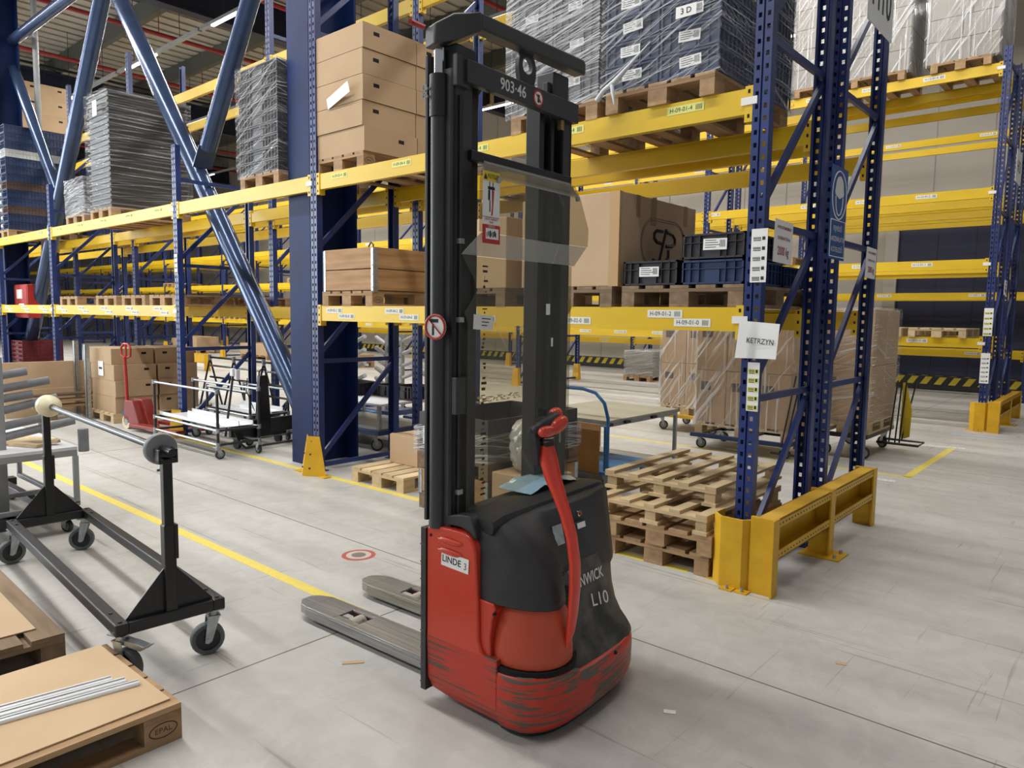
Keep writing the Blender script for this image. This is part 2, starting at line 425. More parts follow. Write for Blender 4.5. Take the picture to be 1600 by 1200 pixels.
# navy sliding gate with pale jamb in the back wall
gate = struct('door_1', MB().box(-4.85, 7.5, 20.28, 20.39, .05, 4.3), GATEM)
mb = MB()
for i in range(14): mb.box(-4.0+.8*i, -3.99+.8*i, 20.272, 20.28, .1, 4.25)
mb.build('door_panel_joint', NAVYG, gate)
MB().box(-1.0, .6, 20.25, 20.28, 1.3, 2.2).build('door_pane', mat('gate_window_teal', '315f7a', .3), gate)
struct('trim_40', MB().box(-5.15, -4.85, 20.2, 20.4, 0, 4.55), PWALL, bevel=.01)
hz = MB(); hz.box(-30, 9, 19.86, 20.02, .02, .34, 0)
for i in range(130):
    x = -29.9+i*.3
    hz.add([(x, 19.852, .14), (x+.15, 19.852, .14), (x+.27, 19.852, .32), (x+.12, 19.852, .32)], [(0, 1, 2, 3)], 1)
    hz.add([(x, 19.86, .345), (x+.15, 19.86, .345), (x+.15, 20.02, .345), (x, 20.02, .345)], [(0, 1, 2, 3)], 1)
struct('baseboard_back', hz, [BLACK, HAZY])

# floor paint lines and marks
def line(name, p, q, wd, label, m=PLINE, cat='floor marking'):
    p = V(p+(0,)); q = V(q+(0,)); d = (q-p).normalized(); n = V((-d.y, d.x, 0))*wd/2
    mb = MB(); a = [p-n, q-n, q+n, p+n]; zz = V((0, 0, .0012))
    mb.loft([[x for x in a], [x+zz for x in a]])
    return tag(mb.build(name, m), label, cat)
line('painted_line', (-17.5, 2.405), (-2.05, 2.405), .075, 'yellow painted line running under the stacker forks along the aisle')
line('painted_line', (-24, 4.27), (-2.15, 4.27), .075, 'yellow painted line along the feet of the nearest rack row')
line('painted_line', (-1.82, 8.5), (-1.82, 10.95), .08, 'short yellow floor line crossing the bay right of the rack end')
line('painted_line', (-8.5, 8.5), (-1.78, 8.5), .07, 'yellow floor line behind the second rack row, by the wrapped pallets')
mk = MB(); mk.cyl((-3.97, 2.99, 0), (-3.97, 2.99, .001), .115, 28, m=0); mk.cyl((-3.97, 2.99, .001), (-3.97, 2.99, .0016), .085, 28, m=1); mk.cyl((-3.97, 2.99, .0016), (-3.97, 2.99, .002), .05, 24, m=2)
tag(mk.build('floor_sticker', [mat('worn_red_sticker', 'b0584e', .7), mat('worn_white_sticker', 'c3b5ad', .7), mat('worn_dark_sticker', '77706c', .7)]), 'round worn red sticker on the floor left of the stacker mast', 'sticker')
def flat(name, x, y, a, w_, h_, m, label, cat='litter'):
    mb = MB(); mb.box(-w_/2, w_/2, -h_/2, h_/2, 0, .0018)
    o = mb.build(name, m); o.location = (x, y, .001); o.rotation_euler = (0, 0, a); return tag(o, label, cat)
flat('paper_scrap', -1.40, 2.65, .5, .05, .028, PAPER, 'small white paper scrap on the floor right of the stacker')
flat('cardboard_scrap', -2.73, 2.02, .9, .1, .028, CARDL, 'small beige cardboard scrap on the floor below the forks')
flat('paper_scrap', -1.0, 3.6, .3, .05, .03, CARDL, 'tiny beige scrap on the open floor far right of the stacker')

WORNW = mat('worn_white_floor_paint', 'cfccc4', .6, thr=.5, thrcol='b4b1aa', thrscale=30)
flat('floor_stencil', -1.95, 10.9, .2, .55, .16, WORNW, 'worn white stencil on the floor near the far right aisle line', 'floor marking')
flat('floor_stencil', -2.1, 8.15, .1, .5, .12, WORNW, 'worn white stencil on the floor behind the yellow guard rail', 'floor marking')
flat('floor_stencil', -1.75, 12.3, .0, .7, .16, mat('worn_blue_floor_print', 'a9b9c8', .6), 'faint blue printed patch on the floor before the far right post', 'floor marking')
# ------------------------------------------------------------------ pallet racking
POST_C = {}
def post_mesh(h, yface):
    """perforated C upright, front sheet toward yface (-1 or +1)"""
    k = (round(h, 2), yface)
    if k in POST_C: return POST_C[k]
    mb = MB(); W = .052; D = .07; s = yface
    def strip(xa, xb, ya, yb, z0=0, z1=h): mb.quad((xa, ya*s, z0), (xb, yb*s, z0), (xb, yb*s, z1), (xa, ya*s, z1))
    f = .035
    xs = [-W, -.037, -.017, -.006, .006, .017, .037, W]
    strip(xs[0], xs[1], f, f); strip(xs[2], xs[3], f, f); strip(xs[3], xs[3], f, f-.012); strip(xs[3], xs[4], f-.012, f-.012)
    strip(xs[4], xs[4], f-.012, f); strip(xs[4], xs[5], f, f); strip(xs[6], xs[7], f, f)
    z = 0.0
    pitch = .075
    n = int(h/pitch)
    for i in range(n):
        a = i*pitch
        for (xa, xb, o_) in ((xs[1], xs[2], 0), (xs[5], xs[6], .0)):
            mb.quad((xa, f*s, a), (xb, f*s, a), (xb, f*s, a+.047), (xa, f*s, a+.047))
    strip(xs[1], xs[2], f, f, n*pitch, h); strip(xs[5], xs[6], f, f, n*pitch, h)
    for sx in (-1, 1):
        strip(sx*W, sx*W, f, f-D); strip(sx*W, sx*(W-.018), f-D, f-D)
        # second skin, 2 mm inside, gives the sheet its thickness
        strip(sx*(W-.002), sx*(W-.002), f-.002, f-D+.002)
    me = mb.mesh('post', BLUE)
    POST_C[k] = me
    return me
BR_C = {}
def brace_mesh(kind, dy, h0, h1):
    k = (kind, round(dy, 3), h0, h1)
    if k in BR_C: return BR_C[k]
    mb = MB(); y0, y1 = .0, dy
    if kind == 'h':
        mb.bar((0, y0, h0), (0, y1, h1), .028, .045)
    else:
        d = V((0, dy, h1-h0)).normalized()
        mb.bar((0, y0+.02, h0), (0, y1-.02, h1), .03, .05)
    me = mb.mesh('brace', BLUE); BR_C[k] = me; return me
PLATE = MB().box(-.07, .07, -.07, .07, 0, .008).mesh('foot_plate', BLUE)
def upright(x, yf, yb, h, label, group, per=1.09, z_first=.06, flip=0):
    t = thing('upright_frame', label, 'rack frame', (x, yf, 0), group=group)
    link('post', post_mesh(h, -1), t, (0, 0, 0))
    link('post', post_mesh(h, 1), t, (0, yb-yf, 0))
    for yy in (0, yb-yf): link('foot_plate', PLATE, t, (0, yy, 0))
    dy = yb-yf
    z = z_first; k = 0
    link('horizontal_brace', brace_mesh('h', dy, .06, .06), t)
    zz = .10
    while zz+per < h-.05:
        if flip: link('diagonal_brace', brace_mesh('d', dy, round(zz+per-.1, 2), round(zz+.04, 2)), t)
        else: link('diagonal_brace', brace_mesh('d', dy, round(zz+.04, 2), round(zz+per-.1, 2)), t)
        link('horizontal_brace', brace_mesh('h', dy, round(zz+per-.04, 2), round(zz+per-.04, 2)), t)
        zz += per
    return t
BEAM_C = {}
def beam(x0, x1, y, ztop, face, label, group, labels=(), bh=.15, tape=0):
    """box beam hung between two posts; face = -1 looks at the viewer's aisle"""
    Lb = round(x1-x0-.106, 3)
    t = thing('rack_beam', label, 'rack beam', (x0+.053, y, ztop), group=group); t['kind'] = 'thing'
    k = (Lb, bh)
    if k not in BEAM_C:
        mb = MB(); prof = [(-.026, -bh), (.026, -bh), (.026, -.028), (.010, -.028), (.010, 0), (-.026, 0)]
        mb.prism(prof, lambda u, v_, tt: (tt, u, v_), .004, Lb-.004)
        a = mb.mesh('beam_body', YEL)
        cm = MB(); cm.box(0, .05, -.034, .034, -.2, .012, 0)
        for zz in (-.02, -.09, -.165):
            for s in (-1, 1): cm.box(.018, .032, s*.0345-.001, s*.0345+.001, zz-.011, zz+.011, 1)
        cn = cm.mesh('end_connector', [YEL, DARK])
        BEAM_C[k] = (a, cn)
    a, cn = BEAM_C[k]
    o = link('beam_body', a, t)
    if face > 0: o.location = (Lb, 0, 0); o.rotation_euler = (0, 0, pi)
    link('end_connector', cn, t, (-.002, 0, 0)); link('end_connector', cn, t, (Lb-.048, 0, 0))
    for (lx, lz, txt, colr, wd) in labels:
        big = wd
        lm = MB(); hgt = wd*.2
        lm.box(-wd/2, wd/2, -.0005, .0005, -hgt/2, hgt/2, 0)
        for q in range(5): lm.box(wd*.28+q*wd*.035, wd*.295+q*wd*.035, -.0012, -.0004, -hgt*.32, hgt*.32, 1)
        lo = lm.build('location_label', [colr, INK], t); lo.location = (lx-x0-.053, -.0275, lz-ztop)
        put_text(txt, hgt*.78, INK, lo, (-wd*.12, -.001, 0), (1, 0, 0), (0, 0, 1), sx=.95)
    if tape:
        tm = MB(); tm.box(Lb-.07, Lb+.03, -.040, -.0355, -.10, -.055, 0)
        tm.build('white_tag', PAPER, t)
    return t
XA = [-1.83, -6.45, -9.55, -14.3, -17.35, -22.05]
POS = ['at the right end', 'beside the tall navy column', 'left of the tall column', 'behind the wrapped tray stacks', 'at the left picture edge', 'far left out']
for i, x in enumerate(XA):
    h = 6.3 if i < 2 else 3.76
    upright(x, 4.36, 5.36, h, 'blue perforated rack frame of the nearest row, '+POS[i], 'frames of the nearest rack row')
    if i < 6: upright(x, 5.72, 6.70, 6.3, 'blue perforated rack frame of the second row, '+POS[i], 'frames of the second rack row')
BAYS = ['right end bay', 'column bay', 'third bay from the right', 'fourth bay from the right', 'fifth bay from the right']
LV = {1.72: 'lower', 3.03: 'upper', 5.2: 'top'}
for b in range(5):
    x1, x0 = XA[b], XA[b+1]
    n = 5 if x1-x0 > 4 else 3
    for lv in (1.72, 3.03):
        lab = []
        if b < 4:
            step = (x1-x0)/n; start = [1, 6, 4, 1][b] if b else 1
            for q in range(n):
                lx = x1-.5-step*q; num = min(9, (1 if b == 0 else [0, 6, 3, 7][b])+q)
                if b == 1: lab += [] if q != 1 else []
                if lv < 2:
                    lab += [(lx-.10, lv-.045, 'H-09-0%d-2' % num, LBL, .26), (lx+.10, lv-.10, 'H-09-0%d-0' % num, LBL, .26)]
                elif b != 1:
                    lab += [(lx, lv-.05, 'H-09-0%d-4' % num, LBLY, .26)]
        if not (b == 1 and lv < 2):
            beam(x0, x1, 4.36, lv, -1, 'yellow beam, front of nearest rack row, %s level, %s' % (LV[lv], BAYS[b]), 'front beams of the nearest rack row', lab, tape=1)
        beam(x0, x1, 5.36, lv, 1, 'yellow beam, back of nearest rack row, %s level, %s' % (LV[lv], BAYS[b]), 'back beams of the nearest rack row')
    for lv in (1.72, 3.03, 5.2):
        beam(x0, x1, 5.72, lv, -1, 'yellow beam, front of second rack row, %s level, %s' % (LV[lv], BAYS[b]), 'front beams of the second rack row')
        beam(x0, x1, 6.70, lv, 1, 'yellow beam, back of second rack row, %s level, %s' % (LV[lv], BAYS[b]), 'back beams of the second rack row')
# rows beyond the cross aisle
LVC = [1.40, 2.60, 3.66, 5.46]; LVE = [1.04, 2.27, 3.92, 5.58]
LN = ['lowest', 'second', 'third', 'top']
for nm, yf, yb, lvs, nb, xs0, h in (('third', 13.1, 14.1, LVC, 10, -1.83, 5.68), ('fourth', 14.45, 15.45, LVC, 10, -1.83, 5.68), ('far wall', 18.15, 19.15, LVE, 10, 2.85, 5.9)):
    for i in range(nb+1):
        x = xs0-4.68*i
        upright(x, yf, yb, h, 'blue rack frame of the %s row, %s from its right end' % (nm, ORD[i]), 'frames of the %s rack row' % nm)
    for i in range(nb):
        x1 = xs0-4.68*i; x0 = x1-4.68
        for k, lv in enumerate(lvs):
            lab = []
            if i < 4 and nm != 'fourth':
                for q in range(5 if nm == 'third' else 4):
                    lx = x1-.95-.9*q
                    if nm == 'third': lab.append((lx, lv-.06, 'H-13-0%d-%d' % (q+1, (0, 1, 2, 4)[k]), LBL, .3))
                    elif q % 2 == 0: lab.append((lx, lv-.06, 'H-13-0%d-%d' % (q+1, (0, 1, 2, 4)[k]), LBL, .3))
            beam(x0, x1, yf, lv, -1, 'yellow beam on %s row front, %s level, %s bay from its right end' % (nm, LN[k], ORD[i]), 'front beams of the %s rack row' % nm, lab, tape=1 if nm == 'third' and i == 0 else 0)
            beam(x0, x1, yb, lv, 1, 'yellow beam on %s row back, %s level, %s bay from its right end' % (nm, LN[k], ORD[i]), 'back beams of the %s rack row' % nm)
# yellow boots on the feet of the rows beyond
def boot(x, y, label, group, h=.42, w_=.2):
    mb = MB()
    rings = []
    for z, s in ((0, 1), (.02, .98), (h, .72)):
        a = w_/2*s
        rings.append([(-a, -a, z), (a, -a, z), (a, a*.2, z), (a-.012, a*.2, z), (a-.012, -a+.012, z), (-a+.012, -a+.012, z), (-a+.012, a*.2, z), (-a, a*.2, z)])
    mb.loft(rings)
    for sx in (-1, 1): mb.box(sx*w_*.42-.03, sx*w_*.42+.03, -w_*.5-.03, -w_*.5+.03, 0, .008)
    o = mb.build('post_guard', YEL2); o.location = (x, y, 0)
    return tag(o, label, 'post guard', group)
for i in range(1, 8):
    x = -1.83-4.68*i
    boot(x, 13.06, 'yellow steel post guard on third row, %s post from its right end' % ORD[i], 'post guards beyond the cross aisle')
    boot(x, 15.48, 'yellow steel post guard behind the fourth row, %s post from its right end' % ORD[i], 'post guards beyond the cross aisle')
    boot(x, 18.1, 'yellow steel post guard on far wall row, %s post from its right end' % ORD[i], 'post guards beyond the cross aisle')
# tapered corner guard at the column post
def corner_guard(x, y, label, h=.4, a0=.11, a1=.2):
    t = thing('corner_guard', label, 'post guard', (x, y, 0))
    mb = MB(); th = .008
    lo = [(-a1, -.03), (0, -a1*.75), (a1, -.03)]; hi = [(-a0, -.03), (0, -a0*.9), (a0, -.03)]
    def ring(p, z, o_): return [(p[0][0]+o_, p[0][1], z), (p[1][0], p[1][1]+o_*1.3, z), (p[2][0]-o_, p[2][1], z)]
    vs = ring(lo, 0, 0)+ring(hi, h, 0)+ring(lo, 0, th)+ring(hi, h, th)
    mb.add(vs, [(0, 1, 4, 3), (1, 2, 5, 4), (6, 9, 10, 7), (7, 10, 11, 8), (3, 4, 10, 9), (4, 5, 11, 10), (0, 3, 9, 6), (2, 8, 11, 5), (0, 6, 7, 1), (1, 7, 8, 2)])
    mb.build('guard_plate', YEL2, t)
    for z in (.08, .22, .35):
        s = a1+(a0-a1)*z/h
        for sx in (-1, 1):
            c = V((sx*s*.3, -s*.58, z)); MB().cyl(c+V((0, -.012, 0)), c+V((0, .01, 0)), .008, 8).build('bolt', DARK, t)
    for sx in (-1, 1): MB().box(sx*a1-.05, sx*a1+.05, -.09, 0, 0, .008).build('foot_flange', YEL2, t)
    return t
corner_guard(-6.36, 4.26, 'tall tapered yellow corner guard bolted at the foot of the column post', a1=.22)
corner_guard(-9.55, 4.31, 'tapered yellow corner guard under the tube frame trolley at left', h=.36)

# end barrier with its shroud
def end_barrier(x, y0, y1, label, labs):
    t = thing('guard_rail', label, 'guard rail', (0, 0, 0))
    mb = MB(); z0, z1 = .215, .465; xo = x+.12
    mb.box(x, x+.012, y0, y1, z0, z1)                 # web
    mb.box(x, xo, y0, y1, z1-.012, z1); mb.box(x, xo, y0, y1, z0, z0+.012)
    mb.box(xo-.012, xo, y0, y1, z1-.055, z1); mb.box(xo-.012, xo, y0, y1, z0, z0+.055)
    mb.build('rail', YEL2, t, bevel=.004)
    hm = MB(); n = int((y1-y0)/.05)
    for i in range(n):
        y = y0+.06+i*.05
        if y > y1-.05: break
        for z in (z1-.03, z0+.03): hm.cyl((xo, y, z), (xo+.0015, y, z), .006, 8)
    h_ = hm.build('punched_hole_row', DARK, t)
    ym = (y0+y1)/2
    for k, y in enumerate((y0, ym, y1)):
        p = MB(); p.box(x-.03, xo+.004, y-.012, y+.012, 0, z1+.004); p.box(xo-.008, xo+.006, y-.045, y+.045, 0, z1+.004)
        pp = p.build('rail_post', YEL2, t, bevel=.002)
        if k == 1:
            MB().box(x-.06, xo+.09, y-.11, y+.11, 0, .012).build('base_plate', YEL2, pp)
            for s in (-1, 1): MB().cyl((xo+.05, y+s*.07, .012), (xo+.05, y+s*.07, .035), .012, 8).build('anchor_bolt', STEEL, pp)
    return t
end_barrier(-1.69, 4.20, 6.27, 'low yellow steel guard rail across the ends of the two nearest rack rows', None)
end_barrier(-1.69, 12.85, 15.2, 'low yellow guard rail across the ends of the third and fourth rows', None)
def shroud(x, y, label, h=.44):
    t = thing('post_shroud', label, 'post guard', (x, y, 0))
    pts = [(-.14, .02), (-.14, -.10), (-.07, -.165), (.07, -.165), (.13, -.10), (.18, -.13), (.18, -.10)]
    mb = MB(); n = len(pts)
    inn = [(u*.93, v_+.012) for u, v_ in pts]
    ring = pts+inn[::-1]
    mb.loft([[(u, v_, 0) for u, v_ in ring], [(u, v_, h) for u, v_ in ring]])
    mb.build('shroud_plate', YEL2, t, bevel=.002)
    for (a, b) in ((-.14, -.06), (.0, -.18), (.09, -.17)):
        f_ = MB().box(a-.04, a+.04, b-.045, b+.02, 0, .008).build('foot_flange', YEL2, t)
        MB().cyl((a, b-.02, .008), (a, b-.02, .03), .011, 8).build('anchor_bolt', STEEL, f_)
    for z in (.1, .25, .4): MB().cyl((.135, -.13, z), (.135, -.10, z), .011, 8).build('bolt', STEEL, t)
    return t
shroud(-1.83, 4.33, 'yellow steel shroud around the foot of the nearest right rack post')
shroud(-1.83, 13.05, 'yellow steel shroud around the foot of the far right rack post')
t = end_barrier(0, 0, 2.4, 'low yellow guard rail at the left end of the cross aisle', None)
t.location = (-19.6, 9.6, 0); t.rotation_euler = (0, 0, pi/2)

# signs on the end frames
def plate(name, size, m, label, cat, origin, ax, upv, th=.006, group=None):
    """flat sign centred on origin, reads along ax, made as its own thing"""
    r_ = V(ax).normalized(); u_ = V(upv).normalized(); n_ = r_.cross(u_)
    o = MB().box(-size[0]/2, size[0]/2, -size[1]/2, size[1]/2, -th, 0).build(name, m)
    M_ = Matrix((r_, u_, n_)).transposed().to_4x4(); M_.translation = V(origin); o.matrix_world = M_
    return tag(o, label, cat, group)
DX = (1, 0, 0); DY = (0, 1, 0); DZ = (0, 0, 1)
def on(o, mb, name, m, z=.001): c = mb.build(name, m, o); c.location = (0, 0, z); return c
# blue helmet sign
s = plate('helmet_sign', (.36, .66), SIGNB, 'blue hard hat mandatory sign with white helmeted head on the second rack row end', 'sign', (-1.76, 5.62, 2.42), (0, 1, 0), DZ)
mb = MB(); N_ = 40
for (rx, ry, cx, cy, th) in ((.155, .17, 0, .13, .012),):
    pts = [(cx+rx*cos(2*pi*i/N_), cy+ry*sin(2*pi*i/N_), 0) for i in range(N_)]; mb.tube(pts+[pts[0]], .005, 5)
on(s, mb, 'white_ring', WHITEP)
mb = MB(); mb.prism([(.085*cos(a), .19+.075*sin(a)) for a in [pi*i/14 for i in range(15)]]+[(-.1, .15), (-.09, .13), (0, .105), (.09, .13), (.1, .15)], lambda u, v_, t_: (u, v_, t_), 0, .001)
on(s, mb, 'white_helmet', WHITEP)
mb = MB(); mb.tube([(-.08, .12, 0), (-.07, .05, 0), (-.04, -.0, 0), (0, -.015, 0), (.04, 0, 0), (.07, .05, 0), (.08, .12, 0)], .005, 5)
on(s, mb, 'face_outline', WHITEP)
mb = MB(); q_ = [(-.16, -.05, 0), (.16, -.05, 0), (.16, -.31, 0), (-.16, -.31, 0), (-.16, -.05, 0)]; mb.tube(q_, .004, 4)
on(s, mb, 'text_frame', WHITEP)
for k, tx in enumerate(('FEJVÉDŐ', 'HASZNÁLATA', 'KÖTELEZŐ')): put_text(tx, .05, WHITEP, s, (0, -.11-.075*k, .001), DX, DY)
s = plate('row_sign', (.66, .52), PAPER, 'large white H10 row sign high on the second row end, cut by the picture top', 'sign', (-1.73, 6.28, 4.14), (0, 1, 0), (0, 0, 1))
put_text('H10', .42, INK, s, (0, .0, .001), DX, DY, sx=.72)
s = plate('row_sign', (.6, .5), PAPER, 'white H13 row sign high on the far right rack end', 'sign', (-1.73, 14.2, 4.1), (0, 1, 0), (0, 0, 1))
put_text('H13', .26, INK, s, (0, 0, .001), DX, DY, sx=.8)
def load_sign(x, y, z, label, sc_=1):
    s = plate('load_sign', (.30*sc_, .26*sc_), PAPER, label, 'sign', (x, y, z), (0, 1, -.03), DZ)
    put_text('A POLCOK MAXIMÁLIS', .026*sc_, INKR, s, (0, .085*sc_, .001), DX, DY, .02, sx=.9)
    put_text('TEHERBÍRHATÓSÁGA:', .028*sc_, INKR, s, (0, .02*sc_, .001), DX, DY, sx=.8)
    put_text('2000 kg', .075*sc_, INKR, s, (0, -.06*sc_, .001), DX, DY, .01, sx=.82)
load_sign(-1.76, 4.60, 2.13, 'white plate reading 2000 kg on the end frame of the nearest row')
load_sign(-1.76, 6.52, 2.12, 'white plate reading 2000 kg on the end frame of the second row', .95)
load_sign(-1.76, 14.0, 2.2, 'small white load plate on the far right rack frame', .9)
def code_strip(x, y, z, hgt, n, m, label, wd=.075):
    s = plate('code_strip', (wd, hgt), PAPER, label, 'label strip', (x, y, z), DX, DZ, .001)
    for k in range(n):
        mb = MB(); zz = hgt*(.32-.78*k/max(1, n-1)*.95)
        for q in range(6): mb.box(-wd*.36+q*wd*.08, -wd*.32+q*wd*.08, zz-.006, zz+.008, 0, .0006)
        mb.box(-wd*.36, wd*.1, zz-.014, zz-.010, 0, .0006); mb.box(wd*.18, wd*.36, zz-.010, zz+.010, 0, .0006)
        if m is LBLY: mb.box(-wd*.46, wd*.46, zz-.018, zz+.014, -.0006, .0, 1)
        on(s, mb, 'code_print', [INK, LBLY], .0008)
code_strip(-1.80, 4.320, 2.03, .32, 5, PAPER, 'white strip of five printed codes on the right post above the lower beam', .10)
code_strip(-1.80, 4.320, 1.235, .30, 5, LBLY, 'pale yellow strip of five printed codes low on the right post')
code_strip(-1.83, 13.055, 1.65, .42, 5, LBLY, 'white and yellow code strip on the far right post, upper one', .12)
code_strip(-1.83, 13.055, .95, .46, 6, PAPER, 'white code strip on the far right post, lower one', .12)
code_strip(-9.55, 4.32, 2.25, .26, 4, PAPER, 'white code strip on the blue post left of the column', .09)
# hand-lettered town sheet, slightly curled
mb = MB(); nx = 12; g_ = []
for j in range(7):
    for i in range(nx+1):
        u = i/nx; v_ = j/6
        bend = .02*abs(u-.5)+(.012*(1-v_) if u < .4 else 0)
        g_.append((-.125+.25*u, -bend-.004, -.11+.22*v_-.02*(.5-u)*(1-v_)))
vs = g_+[(a, b+.0012, c) for a, b, c in g_]; fs = []
nn = len(g_)
for j in range(6):
    for i in range(nx):
        a = j*(nx+1)+i; fs += [(a, a+1, a+nx+2, a+nx+1), (nn+a, nn+a+nx+1, nn+a+nx+2, nn+a+1)]
mb.add(vs, fs)
o = mb.build('paper_sheet', PAPER, smooth=30); o.location = (-1.775, 4.31, 1.52); o.rotation_euler = (0, radians(4), 0)
tag(o, 'curled white sheet reading KETRZYN taped to the right rack post', 'paper')
put_text('KETRZYN', .046, INK, o, (.018, -.0185, -.005), DX, DZ, .005, sx=.85)

# ------------------------------------------------------------------ columns and tube bracing
def h_column(x0, x1, y0, y1, label):
    mb = MB(); mb.box(x0, x1, y0, y0+.03, 0, 9.35); mb.box(x0, x1, y1-.03, y1, 0, 9.35); xm = (x0+x1)/2; mb.box(xm-.01, xm+.01, y0+.03, y1-.03, 0, 9.35)
    t = thing('steel_column', label, 'column', ((x0+x1)/2, y0, 0)); t['kind'] = 'thing'
    o = mb.build('column_shaft', BLUE2, t, bevel=.003); o.location = (-(x0+x1)/2, -y0, 0)
h_column(-7.07, -6.67, 4.43, 5.03, 'tall navy steel column standing inside the nearest rack row')
h_column(-17.85, -17.42, 4.45, 4.88, 'tall navy steel column at the left edge behind the red cabinet')
def strut(p, q, r, label):
    t = thing('brace_tube', label, 'brace', (0, 0, 0))
    MB().cyl((p[0], 4.82, p[1]), (q[0], 4.82, q[1]), r, 24).build('tube', TUBEB, t, smooth=50)
    for e, f in ((p, q), (q, p)):
        d = (V((f[0], 0, f[1]))-V((e[0], 0, e[1]))).normalized(); c = V((e[0], 4.82, e[1]))
        MB().bar(c-d*.28, c+d*.03, .02, r*2.4, upv=(0, 1, 0)).build('gusset_plate', TUBEB, t)
strut((-14.42, 9.0), (-7.36, .43), .125, 'long glossy blue diagonal tube landing at the foot of the near column')
strut((-11.12, 9.0), (-17.30, 1.05), .125, 'long blue diagonal tube landing at the foot of the left column')
strut((-7.18, 7.17), (-9.62, 3.80), .11, 'short blue tube meeting the long tube in mid air left of near column')
strut((-17.6, 6.45), (-15.4, 3.82), .10, 'grey-blue tube from the left column down to the long tube')
strut((-17.6, 7.0), (-13.2, 7.0), .10, 'blue tube reaching right from the left column near the top')
# down pipe and hose cabinet
t = thing('down_pipe', 'pale grey down pipe beside the left column', 'pipe', (-17.2, 5.1, 0))
MB().cyl((0, 0, 1.95), (0, 0, 9.3), .055, 14).build('pipe_run', GREYP, t, smooth=50)
MB().cyl((0, 0, 3.5), (0, 0, 3.56), .075, 14).build('pipe_clip', STEEL, t, smooth=50)
t = thing('hose_cabinet', 'red fire hose cabinet hung on the left column', 'fire cabinet', (-17.0, 4.59, 1.47))
MB().box(-.40, .40, 0, .22, 0, .66).build('cabinet_body', REDP, t, bevel=.01)
MB().box(-.38, .38, -.012, 0, .02, .64).build('cabinet_door', REDP, t, bevel=.005)
MB().box(-.22, .12, -.016, -.012, .38, .56).build('hose_pictogram', WHITEP, t)
MB().box(-.1, .22, -.016, -.012, .18, .28).build('notice', PAPER, t)
# ------------------------------------------------------------------ pallets
WSETS = {'brown': (WOOD, WOODX), 'fresh': (WOODN, WOODNX), 'grey': (WOODG, WOODGX)}
PP = {}
def pallet_kit(kind, w_, l_, n, h=.144, thin=0):
    k = (kind, w_, l_, n, h, thin)
    if k in PP: return PP[k]
    A, B = WSETS[kind]
    parts = []
    bw = .078 if thin else .135 if n == 5 else .10
    for i in range(n):
        x = -w_/2+bw/2+(w_-bw)*i/(n-1)
        parts.append(('top_board', MB().box(-bw/2, bw/2, -l_/2, l_/2, 0, .021).mesh('top_board', A), (x, 0, h-.021)))
    for i in range(3):
        y = -l_/2+.07+(l_-.14)*i/2
        parts.append(('stringer_board', MB().box(-w_/2, w_/2, -.07, .07, 0, .021).mesh('stringer_board', B), (0, y, h-.043)))
    bk = MB().box(-.05+thin*.012, .05-thin*.012, -.07+thin*.02, .07-thin*.02, 0, h-.066).mesh('block', A)
    bkc = MB().box(-.07+thin*.03, .07-thin*.03, -.07+thin*.02, .07-thin*.02, 0, h-.066).mesh('block', A)
    for i in range(3):
        for j in range(3):
            m_ = bkc if i == 1 else bk
            parts.append(('block', m_, ((-w_/2+.05, 0, w_/2-.05)[i], -l_/2+.07+(l_-.14)*j/2, .022)))
    bb = MB().box(-.05, .05, -l_/2, l_/2, 0, .022).mesh('bottom_board', A); bbc = MB().box(-.07, .07, -l_/2, l_/2, 0, .022).mesh('bottom_board', A)
    for i in range(3): parts.append(('bottom_board', bbc if i == 1 else bb, ((-w_/2+.05, 0, w_/2-.05)[i], 0, 0)))
    PP[k] = parts
    return parts
def pallet(x, y, z, label, kind='brown', w_=.8, l_=1.2, n=5, rz=0, group=None, h=.144, thin=0):
    t = thing('pallet', label, 'pallet', (x, y, z), rz, group)
    for nm, me, lc in pallet_kit(kind, w_, l_, n, h, thin): link(nm, me, t, lc)
    return t
BURN = mat('burnt_stamp', '4a3322', .8)
def stamp(t, w_, l_, txt, side=1, front=0):
    """burnt oval with letters on the corner blocks of a pallet"""
    ny = -1 if front else 1
    for ch in t.children:
        if not ch.name.startswith('block'): continue
        x, y, z = ch.location
        if x > w_/2-.08 and abs(y) > l_/2-.1:
            mb = MB(); mb.tube([(.0508, .052*cos(a), .040+.028*sin(a)) for a in [2*pi*i/24 for i in range(25)]], .0022, 4); mb.build('burnt_oval', BURN, ch)
            put_text(txt, .030, BURN, ch, (.0512, 0, .040), (0, 1, 0), (0, 0, 1))

def boxmesh(w_, d, h, mtl, seam=0, holes=(), th=.0):
    mb = MB(); mb.box(0, w_, 0, d, 0, h, 0)
    for (f, a, z, ww, hh) in holes:
        if f == 'x': mb.box(w_-.001, w_+.0015, a-ww/2, a+ww/2, z-hh/2, z+hh/2, 1)
        else: mb.box(a-ww/2, a+ww/2, -.0015, .001, z-hh/2, z+hh/2, 1)
    if seam: mb.box(w_*.02, w_*.98, d/2-.002, d/2+.002, h-.001, h+.001, 1)
    return mb.mesh('carton', [mtl, DARK])
CM = {}
def carton(x, y, z, w_, d, h, label, group=None, mtl=None, holes=(), rz=0, name='carton', cat='cardboard box'):
    mtl = mtl or CARD
    k = (w_, d, h, mtl.name, holes)
    if k not in CM: CM[k] = boxmesh(w_, d, h, mtl, 0, holes)
    o = link(name, CM[k], None, (x, y, z), rz)
    b = o.modifiers.new('bevel', 'BEVEL'); b.width = .008; b.segments = 2; b.limit_method = 'ANGLE'
    return tag(o, label, cat, group)

